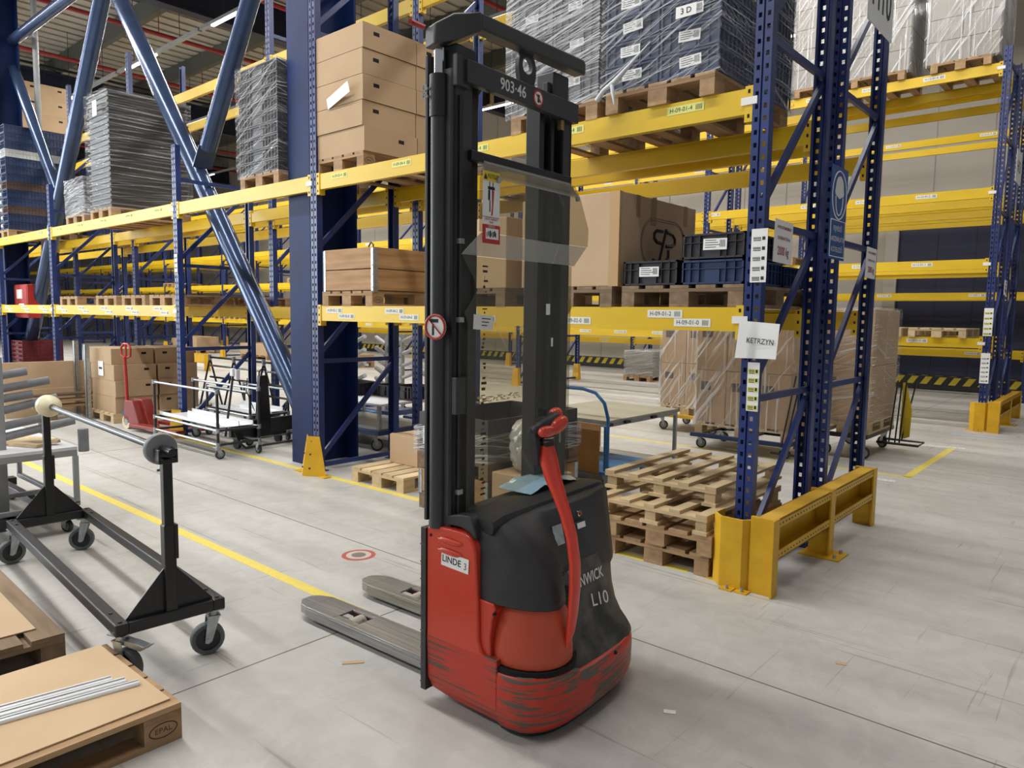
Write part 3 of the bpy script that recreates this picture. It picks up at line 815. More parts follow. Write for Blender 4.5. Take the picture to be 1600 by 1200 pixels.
def film(x0, x1, y0, y1, z0, z1, m, label, wob=.012, top=True, waist=0, rz=0):
    """stretch film shell around a load"""
    mb = MB(); nx = max(3, int((x1-x0)/.1)); ny = max(3, int((y1-y0)/.12)); nz = max(4, int((z1-z0)/.09))
    per = [(x0+(x1-x0)*i/nx, y0, 0, -1) for i in range(nx)]+[(x1, y0+(y1-y0)*i/ny, 1, 0) for i in range(ny)]+[(x1-(x1-x0)*i/nx, y1, 0, 1) for i in range(nx)]+[(x0, y1-(y1-y0)*i/ny, -1, 0) for i in range(ny)]
    rings = []
    for k in range(nz+1):
        z = z0+(z1-z0)*k/nz; ring = []
        for (x, y, a, b) in per:
            d = R.uniform(.002, wob); ring.append((x+a*d, y+b*d, z+R.uniform(-.01, .01)))
        rings.append(ring)
    if top:
        cx, cy = (x0+x1)/2, (y0+y1)/2
        rings.append([(cx+(x-cx)*.9, cy+(y-cy)*.9, z1+.012) for x, y, a, b in per])
    mb.loft(rings, cap=False)
    if top: mb.add([p for p in rings[-1]], [tuple(range(len(per)))])
    o = mb.build('stretch_film', m, smooth=80)
    return tag(o, label, 'plastic film')

CRM = {}
def crate_mesh(w_, d, h, m, style='rib', open_top=True):
    k = (w_, d, h, m.name, style)
    if k in CRM: return CRM[k]
    mb = MB(); g = .002; i_ = .014
    x0, x1, y0, y1 = g, w_-g, g, d-g
    if style == 'tray':
        f = .03
        mb.loft([[(x0+f, y0+f, 0), (x1-f, y0+f, 0), (x1-f, y1-f, 0), (x0+f, y1-f, 0)], [(x0+f*.6, y0+f*.6, h*.6), (x1-f*.6, y0+f*.6, h*.6), (x1-f*.6, y1-f*.6, h*.6), (x0+f*.6, y1-f*.6, h*.6)],
                 [(x0, y0, h*.62), (x1, y0, h*.62), (x1, y1, h*.62), (x0, y1, h*.62)], [(x0, y0, h-.004), (x1, y0, h-.004), (x1, y1, h-.004), (x0, y1, h-.004)]])
    else:
        t_ = .004
        # shell walls and floor
        mb.box(x0+i_, x1-i_, y0+i_, y1-i_, .003, .010)
        for (a, b, c, e) in ((x0+i_, x0+i_+t_, y0+i_, y1-i_), (x1-i_-t_, x1-i_, y0+i_, y1-i_), (x0+i_, x1-i_, y0+i_, y0+i_+t_), (x0+i_, x1-i_, y1-i_-t_, y1-i_)):
            mb.box(a, b, c, e, .003, h-.004)
        for z, hh in ((h-.016, .012), (.004, .012), (h*.62, .004)):
            mb.box(x0, x1, y0, y0+i_, z, z+hh); mb.box(x0, x1, y1-i_, y1, z, z+hh); mb.box(x0, x0+i_, y0, y1, z, z+hh); mb.box(x1-i_, x1, y0, y1, z, z+hh)
        nx = max(4, int(w_/.06)); ny = max(4, int(d/.06))
        for i in range(nx+1):
            x = x0+(x1-x0-.004)*i/nx
            if .38 < i/nx < .62 and h > .1:
                continue
            mb.box(x, x+.004, y0, y0+i_, .006, h-.006); mb.box(x, x+.004, y1-i_, y1, .006, h-.006)
        for i in range(ny+1):
            y = y0+(y1-y0-.004)*i/ny
            mb.box(x0, x0+i_, y, y+.004, .006, h-.006); mb.box(x1-i_, x1, y, y+.004, .006, h-.006)
        mb.box(x0+w_*.38, x1-w_*.38, y0+.004, y0+i_, .01, h*.6)
    CRM[k] = mb.mesh('crate', m)
    return CRM[k]
LBM = {}
def crate(x, y, z, w_, d, h, m, label, group=None, style='rib', lab=0, rz=0, name='crate'):
    o = link(name, crate_mesh(w_, d, h, m, style), None, (x, y, z), rz)
    tag(o, label, 'crate', group)
    if lab:
        k = (round(lab, 2))
        if k not in LBM:
            mb = MB(); mb.box(-lab/2, lab/2, -.003, 0, -lab*.22, lab*.22, 0)
            for q in range(4): mb.box(-lab*.42, lab*(.05+.08*(q % 3)), -.0036, -.003, lab*(.14-.09*q), lab*(.165-.09*q), 1)
            for q in range(7): mb.box(lab*.2+q*lab*.035, lab*.215+q*lab*.035, -.0036, -.003, -lab*.12, lab*.16, 1)
            LBM[k] = mb.mesh('paper_label', [PAPER, INK])
        lo = link('paper_label', LBM[k], o, (w_*.5+R.uniform(-.02, .02), 0, h*.55)); lo.rotation_euler = (0, R.uniform(-.06, .06), 0)
    return o

Z2 = 3.03; Z1 = 1.72; ZL = Z2+.144; ZM = Z1+.144
# ---- upper level of the nearest row, from left to right
for k in range(2):
    pallet(-17.08, 4.95+k*1.32, Z2, ('pallet under the tall navy crate stack at the left edge', 'pallet behind the navy crate stack on the second row')[k])
cols = [CRB, CRB, CRBR, CRB, CRB, CRBR, CRB, CRB, CRB, CRW, CRB, CRB, CRB]
for i, m_ in enumerate(cols):
    for j in range(2):
        crate(-17.47, 4.35+.6*j, ZL+.152*i, .8, .6, .152, m_, 'crate in the navy stack at the left edge, %s layer from below, %s' % (ORD[i], ('front', 'rear')[j]), 'crates of the left edge stack', lab=.12 if j == 0 else 0)
for i in range(8):
    for j in range(2):
        crate(-16.9, 5.72+.6*j, ZL+.17*i, .8, .6, .17, (CRB, CRB, CRBR)[i % 3], 'crate on the second row behind the left stack, %s layer from below, %s' % (ORD[i], ('front', 'rear')[j]), 'crates of the stack behind the left one')
pallet(-21.5, 6.3, 5.2, 'pallet under brown cartons on the top level at far left')
for i in range(5):
    for j in range(2):
        carton(-21.95, 5.7+.6*j, 5.344+.37*i, .85, .595, .368, 'brown carton at far left top level, %s layer from below, %s' % (ORD[i], ('front', 'rear')[j]), 'brown cartons at far left', holes=(('x', .45, .27, .09, .045),))
# small silver wrapped stack
pallet(-13.15, 4.95, Z2, 'pallet under the small silver wrapped stack')
for i in range(6): crate(-13.53, 4.37, ZL+.08*i, .76, 1.15, .08, CRK, 'black tray in the small silver wrapped stack, %s from below' % ORD[i], 'trays of the small wrapped stack', 'tray')
film(-13.55, -12.75, 4.35, 5.53, ZL-.05, ZL+.56, FILMS, 'silvery film around the small low tray stack', .03)
# tall tray stack
pallet(-12.08, 4.95, Z2, 'pallet under the tall wrapped tray stack')
TR = mat('dark_brown_tray', '27231f', .45, rand=.15)
for i in range(22): crate(-12.48, 4.35, ZL+.077*i, .8, 1.2, .077, TR, 'dark tray in the tall wrapped stack, %s from below' % (ORD+['seventeenth', 'eighteenth', 'nineteenth', 'twentieth', 'twenty-first', 'twenty-second'])[i], 'trays of the tall wrapped stack', 'tray', lab=0)
film(-12.50, -11.66, 4.33, 5.57, ZL-.04, ZL+1.71, FILMT, 'film around the tall dark tray stack left of the long tube', .02)
plate('delivery_note', (.16, .22), PAPER, 'white delivery note on the front of the tall tray stack', 'paper', (-12.0, 4.29, 4.62), DX, DZ, .002)
# black wrapped stack left of the column
stamp(pallet(-7.53, 4.95, Z2, 'pallet under the black wrapped crates left of the column'), .8, 1.2, 'EPAL')
for i in range(9):
    for j in range(2): crate(-7.935, 4.35+.6*j, ZL+.129*i, .8, .6, .129, CRK, 'black crate in wrapped stack left of column, %s layer from below, %s' % (ORD[i], ('front', 'rear')[j]), 'crates of the black wrapped stack')
film(-7.95, -7.12, 4.33, 5.57, ZL-.04, ZL+1.17, FILM, 'clear film around the black crates left of the column', .02)
# carton stack right of the column
tq = pallet(-6.07, 4.95, Z2, 'pallet under the five layers of brown cartons right of column', 'brown'); stamp(tq, .8, 1.2, 'EPAL')
LAY = ['bottom', 'second', 'third', 'fourth', 'top']
for i in range(5):
    for j in range(2):
        dx = (.012, -.004, .006, 0, .01)[i]
        a = .45 if i == 0 else .16
        carton(-6.475+dx, 4.34+.665*j+(0 if i else .01), ZL+.233*i, .81, .655, .229, 'brown carton beside the column, %s layer, %s column' % (LAY[i], ('front', 'rear')[j]), 'cartons right of the column', holes=(('x', a, .15, .07, .035),))
mb = MB(); mb.loft([[(-.21, -.004, -.05), (.21, -.05, -.05), (.21, -.06, .05), (-.21, -.008, .05)], [(-.21, -.001, -.05), (.21, -.047, -.05), (.21, -.057, .05), (-.21, -.005, .05)]])
o = mb.build('folded_paper', PAPER); o.location = (-6.0, 4.335, 3.72); o.rotation_euler = (0, radians(-12), 0); tag(o, 'folded white delivery paper taped to the brown cartons', 'paper')
# pallets with wrapped crates at the top right
pallet(-3.41, 4.93, Z2, 'pallet under the silver wrapped crates behind the stacker mast', 'brown')
pallet(-2.52, 4.90, Z2, 'pallet under the navy wrapped crates, upper level right', 'brown')
DG = mat('dark_grey_crate_plastic', '4a4c52', .4, rand=.25)
for i in range(6):
    for j in range(2):
        for k in range(2): crate(-3.82+.41*j, 4.33+.6*k, ZL+.26*i, .40, .6, .26, DG, 'grey crate in silver wrapped stack, %s layer, %s %s' % (ORD[i], ('front', 'rear')[k], ('left', 'right')[j]), 'crates of the silver wrapped stack', lab=.12 if k == 0 else 0)
film(-3.84, -2.99, 4.30, 5.55, ZL-.03, ZL+1.58, FILMS, 'silvery film around the crates behind the stacker mast top', .015)
for i in range(10):
    for j in range(2):
        for k in range(2): crate(-2.93+.42*j, 4.30+.6*k, ZL+.155*i, .41, .6, .155, CRB, 'navy crate in wrapped stack at upper right, %s layer, %s %s' % (ORD[i], ('front', 'rear')[k], ('left', 'right')[j]), 'crates of the navy wrapped stack', lab=.15 if k == 0 else 0)
film(-2.945, -2.085, 4.27, 5.52, ZL-.03, ZL+1.58, FILM, 'clear film around the navy crates at upper right', .014)
mb = MB(); mb.tube([(-2.95, 4.24, 3.12), (-2.88, 4.215, 3.17), (-2.80, 4.225, 3.21), (-2.7, 4.24, 3.30), (-2.55, 4.25, 3.42)], .018, 7, rs=[.02, .014, .022, .012, .004]); mb.tube([(-2.82, 4.22, 3.2), (-2.80, 4.20, 3.14), (-2.79, 4.21, 3.06)], .012, 6, rs=[.014, .012, .005])
tag(mb.build('film_knot', mat('knotted_film', 'c9ccd0', .3), smooth=60), 'knotted white film tail at the lower corner of navy stack', 'plastic film')
s = plate('paper_slip', (.14, .07), PAPER, 'white slip reading 3 D on the navy wrapped crates', 'paper', (-2.30, 4.240, 3.545), DX, DZ, .002)
put_text('3 D', .05, INK, s, (0, 0, .001), DX, DY, .01)
# flat cardboard sheets on the second row, seen through the mast
pallet(-5.5, 6.3, Z2, 'pallet under flat grey sheets on the second row')
for i in range(4):
    carton(-5.95+.02*(i % 2), 5.75, ZL+.055*i, .88, 1.1, .052, 'bundle of flat grey cardboard on the second row, %s layer' % LAY[i], 'flat cardboard bundles', mtl=GREYBOX, name='cardboard_bundle', cat='cardboard bundle')

# ---- lower level of the nearest row
def collar(x, y, z, w_, d, h, label, group=None):
    t = thing('pallet_collar', label, 'pallet collar', (x, y, z), 0, group)
    th = .02
    for nm, b in (('front_plank', (0, w_, 0, th)), ('rear_plank', (0, w_, d-th, d)), ('side_plank', (0, th, th, d-th)), ('side_plank', (w_-th, w_, th, d-th))):
        MB().box(b[0], b[1], b[2], b[3], .002, h-.002).build(nm, COLLAR, t, bevel=.003)
    for (cx, cy) in ((0, 0), (w_, 0), (0, d), (w_, d)):
        hb = MB(); sx = 1 if cx == 0 else -1; sy = 1 if cy == 0 else -1
        hb.box(min(cx, cx+sx*.035), max(cx, cx+sx*.035), cy-.003 if sy > 0 else cy, cy if sy > 0 else cy+.003, -.015, h-.01)
        hb.box(cx-.003 if sx > 0 else cx, cx if sx > 0 else cx+.003, min(cy, cy+sy*.05), max(cy, cy+sy*.05), -.015, h-.01)
        hb.cyl((cx, cy, -.02), (cx, cy, h-.01), .007, 8)
        for zz in (.03, h-.05): hb.cyl((cx+sx*.02, cy-.006*sy, zz), (cx+sx*.02, cy, zz), .006, 6)
        hb.build('corner_hinge', STEEL, t)
    return t
tq = pallet(-5.92, 4.93, Z1, 'pallet under the two wooden collars on the lower level'); stamp(tq, .8, 1.2, 'EPAL')
for i in range(2): collar(-6.31, 4.34, ZM+.005+.205*i, .8, 1.2, .2, '%s wooden pallet collar with steel corner hinges, beside the column' % ('lower', 'upper')[i], 'wooden collars beside the column')
for i in range(9):
    mb = MB(); mb.cyl((0, 0, 0), (0, .7, 0), .028, 10)
    o = mb.build('white_roller', BOARDW, smooth=40); o.location = (-6.22+.078*i, 4.45, ZM+.36+.012*(i % 2)); tag(o, 'white tube lying in the wooden collar, %s from the left' % ORD[i], 'tube', 'white tubes in the collar')
    mb = MB(); mb.cyl((0, 0, 0), (0, .38, 0), .028, 10)
    o = mb.build('white_roller', BOARDW, smooth=40); o.location = (-6.22+.078*i, 5.17, ZM+.38+.012*(i % 2)); tag(o, 'short white tube at the back of the collar, %s from the left' % ORD[i], 'tube', 'white tubes in the collar')
mb = MB(); mb.tube([(-.02, 0, 0), (-.035, 0, .05), (0, 0, .085), (.035, 0, .06), (.03, 0, 0)], .008, 8)
o = mb.build('cable_loop', BLACK, smooth=60); o.location = (-5.75, 4.5, ZM+.39); tag(o, 'black cable loop sticking up from the wooden collar', 'cable')
# cartons behind the perspex
pallet(-4.25, 4.93, Z1, 'pallet under the left carton behind the stacker window', 'grey')
carton(-4.65, 4.34, ZM, .80, 1.1, .56, 'plain brown carton seen through the left half of the window', mtl=CARDL)
pallet(-3.25, 4.93, Z1, 'grey pallet under the big printed carton', 'grey')
t = thing('large_carton', 'large brown carton printed with a round letter logo on its side', 'cardboard box', (-3.69, 4.34, ZM))
MB().box(0, .88, 0, 1.12, 0, .655).build('carton_body', CARDL, t, bevel=.006)
for (y0_, y1_, a) in ((.22, .27, .5), (.42, .5, .46), (.92, .98, .5)): MB().box(.879, .882, y0_, y1_, a, .655).build('packing_tape', mat('brown_tape', '9a7a56', .4), t)
MB().box(.80, .8815, -.0015, .03, .0, .655).build('corner_tape', mat('pale_tape', 'b8946a', .4), t)
lg = MB()
cy_, cz_ = .62, .33
for rr in (.185, .170):
    lg.tube([(.8815, cy_+(.15 if (cos(a) > 0) else -.15)+rr*cos(a), cz_+rr*sin(a)) for a in [2*pi*(i+.5)/48 for i in range(49)]], .0018, 4)
lo = lg.build('logo_ring', INK, t)
lg = MB()
def th_(pts, r): lg.tube([(.8815, cy_+a*1.35, cz_+b) for a, b in pts], r*1.15, 5)
th_([(-.02, .10), (-.08, .10), (-.11, .075), (-.11, .04), (-.08, .015), (-.03, .01)], .012)
th_([(.02, .10), (.09, .09), (.12, .06), (.12, .02), (.09, -.0), (.02, -.005)], .012)
th_([(.02, .12), (-.05, -.13)], .011); th_([(-.12, -.12), (-.05, -.125)], .011); th_([(.05, -.03), (.05, -.09), (.02, -.12), (-.03, -.125)], .011)
lg.build('logo_letters', INK, t)
put_text('SIPPA', .07, mat('faded_print', '5c4a3a', .8), t, (.8815, .35, .10), (0, 1, 0), DZ, sx=1.5)
pallet(-2.34, 4.95, Z1, 'weathered pallet under the dark crates on the lower right level', 'grey', w_=.88)
crate(-2.78, 4.36, ZM, .42, .6, .17, CRK, 'low black crate with paper label beside the big carton', lab=.15)
crate(-2.33, 4.35, ZM, .43, .62, .16, CRB, 'navy crate under the black one next to the right post', lab=0)
crate(-2.33, 4.35, ZM+.162, .43, .62, .165, CRK, 'black crate with paper label on top of the navy one', lab=.16)
crate(-2.33, 4.99, ZM, .43, .4, .15, CRB, 'navy crate behind the right post on the lower level, front one')
crate(-2.78, 4.98, ZM, .42, .4, .12, CRB, 'low navy crate behind the labelled black crate')
# bay left of the long tube: pallets on the lower level
pbl = ['first', 'second', 'third', 'fourth']
for i, x in enumerate((-13.6, -12.0, -11.0, -10.05)):
    pallet(x, 4.95, Z1, 'empty pallet on the lower level at left, %s from the left' % pbl[i], group='empty pallets on the left lower level')
for i, x in enumerate((-13.2, -12.3, -11.4, -10.4)):
    pallet(x, 6.25, Z1, 'pallet on the second row lower level at left, %s from the left' % pbl[i], group='pallets on the second row left lower level')
# far rows: pale grey cartons in film on the top level
def grey_load(x0, yc, z, n, label, m_film=FILML, mt=GREYBOX, w_=.9, d=1.1, bh=.33, group=None):
    pallet(x0+w_/2, yc, z, 'pallet under the '+label)
    for i in range(n):
        ws = ((0, .5), (.5, .5)) if i % 2 else ((0, .62), (.62, .38))
        for j, (a, b) in enumerate(ws):
            carton(x0+a*w_, yc-d/2, z+.145+bh*i, b*w_-.004, d, bh-.003, 'carton in the %s, %s layer, %s' % (label, ORD[i], ('left', 'right')[j]), 'cartons in the '+label, mtl=mt)
    film(x0-.02, x0+w_+.02, yc-d/2-.02, yc+d/2+.02, z+.1, z+.16+bh*n, m_film, 'clear film around the '+label, .012)
grey_load(-4.98, 13.62, 5.46, 6, 'pale wrapped cartons, third from right')
grey_load(-4.04, 13.62, 5.46, 6, 'pale wrapped cartons, second from right')
grey_load(-2.92, 13.62, 5.46, 5, 'pale wrapped cartons, rightmost', w_=.98)
pallet(-2.5, 13.6, 1.40, 'fresh pallet on the lowest level at the far right', 'fresh')
pallet(-3.4, 13.6, 1.40, 'second fresh pallet on the lowest level at far right', 'fresh')
pallet(-5.2, 13.6, 2.60, 'empty pallet on the second level of the third row')
grey_load(-6.3, 18.68, 1.04, 2, 'low wrapped load on the far wall row', d=1.0)
for i, (x, y, z) in enumerate(((-13.2, 13.6, 1.4), (-15.0, 13.6, 1.4), (-20.5, 13.6, 2.6), (-24.3, 13.6, 1.4), (-25.4, 13.6, 1.4), (-29.5, 13.6, 2.6), (-31, 13.6, 1.4), (-36, 13.6, 1.4))):
    pallet(x, y, z, 'pallet far away on the third row, %s from the right' % ORD[i])
    if i % 2 and z < 2: carton(x-.38, y-.55, z+.144, .76, 1.1, .35+.1*(i % 3), 'brown carton far away on the third row, %s loaded pallet from right' % ORD[i//2])

# ---- floor level
# pallet, open box and collar stack in the column bay
pallet(-5.45, 4.92, 0, 'fresh pine pallet on the floor right of the column', 'fresh', w_=.78)
t = thing('open_carton', 'small open brown carton on the back of the floor pallet', 'cardboard box', (-5.74, 4.72, .146))
MB().box(0, .42, 0, .5, 0, .29).build('carton_body', CARDL, t, bevel=.004)
mb = MB(); mb.bar((.02, .01, .285), (.4, .02, .30), .01, .03); mb.build('torn_flap', CARDL, t)
pallet(-4.22, 4.72, 0, 'lowest pallet of the mixed crate stack behind the mast', 'grey', w_=.8, l_=1.2)
collar(-4.62, 4.12, .146, .8, 1.2, .20, 'wooden collar in the mixed stack behind the mast')
pallet(-4.22, 4.72, .352, 'dark upper pallet in the mixed stack behind the mast', 'grey', w_=.8, l_=1.2)
t = thing('open_bin', 'dark open plastic bin on top of the stack behind the mast', 'bin', (-4.62, 4.12, .50))
mb = MB()
for b in ((0, .8, 0, .02), (0, .8, 1.16, 1.18), (0, .02, .02, 1.16), (.78, .8, .02, 1.16)): mb.box(b[0], b[1], b[2], b[3], 0, .33)
mb.box(0, .8, 0, 1.18, 0, .02)
mb.build('bin_shell', mat('dark_bin_plastic', '3a3839', .5), t, bevel=.004)
MB().box(.05, .30, -.004, 0, .06, .20).build('white_label', PAPER, t)
film(-4.65, -3.80, 4.09, 5.33, .49, .72, FILMS, 'film strip around the dark open bin', .01, top=False)
mb = MB(); rings = []
ph = [R.uniform(0, 6) for _ in range(6)]
for k in range(25):
    a = pi*k/24; r = max(.02, sin(a))**.55
    rings.append([])
    for i in range(56):
        q = 2*pi*i/56
        f = 1+.05*sin(9*q+ph[0]+k*.8)+.05*sin(14*q+ph[1]-k*1.1)+.04*sin(5*q+ph[2]+k*.5)+R.uniform(-.02, .02)
        rings[-1].append((.20*r*cos(q)*f, .14*r*sin(q)*f, -.21*cos(a)))
mb.loft(rings)
o = mb.build('packing_bag', mat('crinkled_clear_bag', 'b9babb', .18, metal=.25, bump=.6, bscale=14), smooth=25); o.location = (-3.48, 4.26, .66); tag(o, 'crinkled silvery packing bag hanging on the bin behind the mast', 'bag')
carton(-3.74, 4.08, 0, .46, .42, .45, 'brown carton on the floor under the packing bag behind the mast', mtl=CARDL)
# pallet stack right
pst = [(-2.40, 4.83, 0, 'brown', .80, 'bottom brown pallet of the four-high stack by the rack post'), (-2.38, 4.80, .144, 'brown', .80, 'second pallet from the floor in the four-high stack'),
       (-2.42, 4.80, .276, 'fresh', .84, 'third pallet from the floor in the four-high stack'), (-2.50, 5.02, .408, 'fresh', .86, 'top fresh pallet of the four-high stack, shifted backwards')]
for i, (x, y, z, k_, w_, lb) in enumerate(pst):
    tq = pallet(x, y, z, lb, k_, w_=w_, l_=1.2, n=5 if i < 2 else 5, h=.144 if i == 0 else .132, rz=(0, .01, -.01, .015)[i], thin=(i > 1)*1)
    if i == 0: stamp(tq, w_, 1.2, 'EUR')
# rolling dollies with wrapped cartons behind the second row
def caster(parent, x, y, r=.07, hgt=None, tyre=RUBD, rz=0, name='caster', wth=.032, brake=0):
    """swivel caster: fork, wheel, hub; top plate at z = hgt"""
    hgt = hgt or r*2.5
    t = link(name, None, parent, (x, y, 0), rz); t.empty_display_size = .05
    f = MB(); f.box(-.045, .045, -.04, .04, hgt-.006, hgt); f.cyl((0, 0, hgt-.03), (0, 0, hgt-.006), .028, 14)
    f.box(-.03, .03, -wth/2-.012, wth/2+.012, hgt-.036, hgt-.030)
    off = r*.35
    for s in (-1, 1):
        y0_ = s*(wth/2+.008)
        f.prism([(-.028, hgt-.03), (.028, hgt-.03), (off+.016, r-.014), (off, r-.02), (off-.016, r-.01)], lambda u, v_, tt: (u, tt, v_), y0_-.002, y0_+.002)
    f.cyl((off, -wth/2-.014, r), (off, wth/2+.014, r), .008, 8)
    f.build('caster_fork', STEEL, t)
    wm = MB(); n = 26
    prof = [(-wth/2, r*.72), (-wth/2, r*.93), (-wth*.3, r), (wth*.3, r), (wth/2, r*.93), (wth/2, r*.72)]
    rings = [[(off+rr*cos(2*pi*i/n), yy, r+rr*sin(2*pi*i/n)) for i in range(n)] for yy, rr in prof]
    rings.append(rings[0]); wm.loft(rings, cap=False)
    wm.build('caster_wheel', tyre, t, smooth=40)
    hb = MB(); hb.cyl((off, -wth*.32, r), (off, wth*.32, r), r*.73, 20); hb.cyl((off, -wth*.5, r), (off, wth*.5, r), r*.28, 14)
    hb.build('wheel_hub', GREYP if tyre is RUBD else BLACK2, t, smooth=40)
    if brake:
        bm_ = MB(); bm_.prism([(-.02, 0), (.10, -.012), (.135, .012), (.14, .02), (.12, .012), (.05, .02), (-.02, .02)], lambda u, v_, tt: (u+.03, tt, v_+hgt-.045), -.022, .022)
        bm_.build('brake_pedal', STEEL, t, bevel=.002)
    return t
def dolly(x0, y0, w_, d, col, label, zt=.24, r=.065):
    t = thing('dolly', label, 'dolly', (x0, y0, 0))
    mb = MB()
    for b in ((0, w_, 0, .06), (0, w_, d-.06, d), (0, .06, .06, d-.06), (w_-.06, w_, .06, d-.06), (w_*.5-.03, w_*.5+.03, .06, d-.06)): mb.box(b[0], b[1], b[2], b[3], zt-.05, zt)
    mb.build('dolly_frame', col, t, bevel=.004)
    for cx, cy, a in ((.09, .09, .5), (w_-.09, .09, .2), (.09, d-.09, 0), (w_-.09, d-.09, 2.6)): caster(t, cx, cy, r, zt-.05, RUBD, a)
    return t
def wrapped_boxes(x0, y0, z0, nx, ny, nz, bw, bd, bh, label, fm=FILML):
    pallet(x0+nx*bw/2, y0+ny*bd/2, z0, 'fresh pallet under the '+label, 'fresh', w_=round(nx*bw, 3), l_=round(ny*bd, 3))
    for i in range(nz):
        for j in range(nx):
            for k in range(ny):
                c = carton(x0+bw*j, y0+bd*k, z0+.144+bh*i, bw-.004, bd-.004, bh-.002, 'carton in %s, %s layer, %s column, %s' % (label, ('lower', 'upper', 'top')[i], ORD[j], ('front', 'rear', 'back')[k]), 'cartons in the '+label, mtl=CARD)
                if k == 0: MB().box(.06, .2, -.0015, 0, bh*.62, bh*.78).build('printed_panel', INKG, c)
    film(x0-.02, x0+nx*bw+.02, y0-.02, y0+ny*bd+.02, z0+.1, z0+.15+bh*nz, fm, 'clear film around the '+label, .02)
INKG = mat('grey_print', '5a4a40', .7)
dolly(-5.45, 9.50, .95, .9, YEL2, 'yellow dolly on casters under the left wrapped boxes', .25)
wrapped_boxes(-5.38, 9.55, .25, 2, 2, 2, .395, .42, .60, 'left wrapped boxes')
dolly(-4.32, 8.45, 1.25, .85, STEELB, 'dark blue dolly on casters under the middle wrapped boxes', .20)
wrapped_boxes(-4.28, 8.5, .20, 3, 2, 2, .40, .38, .66, 'middle wrapped boxes')
dolly(-3.02, 9.15, .62, 1.2, BLACK, 'black dolly on casters under the right wrapped boxes', .30, .075)
wrapped_boxes(-3.0, 9.2, .30, 1, 2, 2, .60, .56, .67, 'right wrapped boxes', FILM)
# drawbar and yellow bag rack on the end of the black dolly
t = thing('bag_frame', 'black bent tube frame with yellow cloth beside the right wrapped boxes', 'trolley', (-2.25, 10.1, 0))
mb = MB(); mb.tube([(-.25, -.15, .12), (.22, -.15, .12), (.22, .2, .12), (-.25, .2, .12)], .016, 8)
for (a, b) in ((-.12, -.08), (-.05, -.03), (.0, .02)): mb.tube([(a, -.1, .12), (b, 0, .9)], .010, 6)
mb.tube([(0, 0, .14), (.12, .05, .9)], .010, 6)
mb.build('tube_frame', BLACK, t, smooth=50)
mb = MB(); mb.loft([[(-.02, 0, .88), (.0, .02, .88), (.02, .0, .88)], [(-.02, 0, .55), (.02, .05, .55), (.10, .0, .55)], [(-.03, 0, .2), (.02, .03, .17), (.09, 0, .2)]])
mb.build('yellow_cloth', mat('yellow_cloth', 'cfae22', .8), t, smooth=60)
t = thing('tow_bar', 'black folded tow bars behind the second row posts', 'trolley', (-3.15, 8.75, 0))
mb = MB()
for k in range(4): mb.tube([(-.0+.05*k, -.3, .15), (.12+.06*k, -.25, 1.0)], .009, 6)
mb.tube([(-.1, -.35, .08), (.35, -.35, .08), (.35, -.15, .08)], .014, 7)
mb.build('bar_set', BLACK, t, smooth=50)
# small wrapped grey load on the floor, far
pallet(-9.9, 16.9, 0, 'pallet on the floor near the hazard striped kerb')
carton(-10.3, 16.4, .144, .8, 1.1, .62, 'grey wrapped box on the floor near the hazard striped kerb', mtl=GREYBOX)
film(-10.33, -9.47, 16.37, 17.53, .12, .79, FILMS, 'film around the grey box near the striped kerb', .03)
# table, cart and board between the rows
t = thing('work_table', 'grey steel table with thin top behind the pallet stack', 'table', (-4.65, 6.92, 0))
MB().box(-.56, .56, -.72, .78, .565, .59).build('table_top', mat('dull_table_top', '8f8c7c', .4, col2='989584', scale=3), t, bevel=.004)
mb = MB()
for b in ((-.55, .55, -.71, -.68), (-.55, .55, .74, .77), (-.55, -.52, -.68, .74), (.52, .55, -.68, .74)): mb.box(b[0], b[1], b[2], b[3], .52, .565)
mb.build('table_rim', GREYP, t)
for sx in (-1, 1):
    for sy in (-.69, .75): MB().box(sx*.535-.018, sx*.535+.018, sy-.018, sy+.018, 0, .52).build('leg', GREYP, t)
for (a, b) in ((.55, -.35), (.55, -.69), (.55, .2)): MB().box(a, a+.03, b-.05, b+.05, .535, .56).build('corner_clamp', BLACK, t)
t = thing('platform_cart', 'blue platform cart with tall bent tube handle behind the stacker', 'cart', (-4.2, 5.7, 0))
mb = MB(); pts = [(.45, 0, .18), (.445, 0, .70), (.40, 0, .84), (.30, 0, .93), (.15, 0, .96), (-.25, 0, .96), (-.38, 0, .91), (-.44, 0, .82), (-.46, 0, .65), (-.46, 0, .18)]
mb.tube(pts, .017, 12); mb.build('push_handle', CARTBLUE, t, smooth=60)
mb = MB(); mb.cyl((.405, .03, .18), (.40, .03, .62), .017, 12); mb.build('handle_strut', CARTBLUE, t, smooth=60)
MB().box(-.48, .48, -.03, .85, .16, .19).build('platform', CARTBLUE, t, bevel=.004)
for cx, cy in ((-.38, .08), (.38, .08), (-.38, .75), (.38, .75)): caster(t, cx, cy, .055, .16, RUBD, .4)
o = MB().box(-.30, .38, -.012, .0, .17, .64).build('plywood_board', PLY, bevel=.002); o.location = (-4.2, 5.672, 0); tag(o, 'plywood board leaning on the handle of the blue cart', 'board')
# ------------------------------------------------------------------ the pedestrian stacker truck
TR_ = thing('stacker_truck', 'red and dark grey pedestrian pallet stacker parked in the middle of the aisle', 'stacker truck', (-2.25, 2.41, 0), radians(2.2))
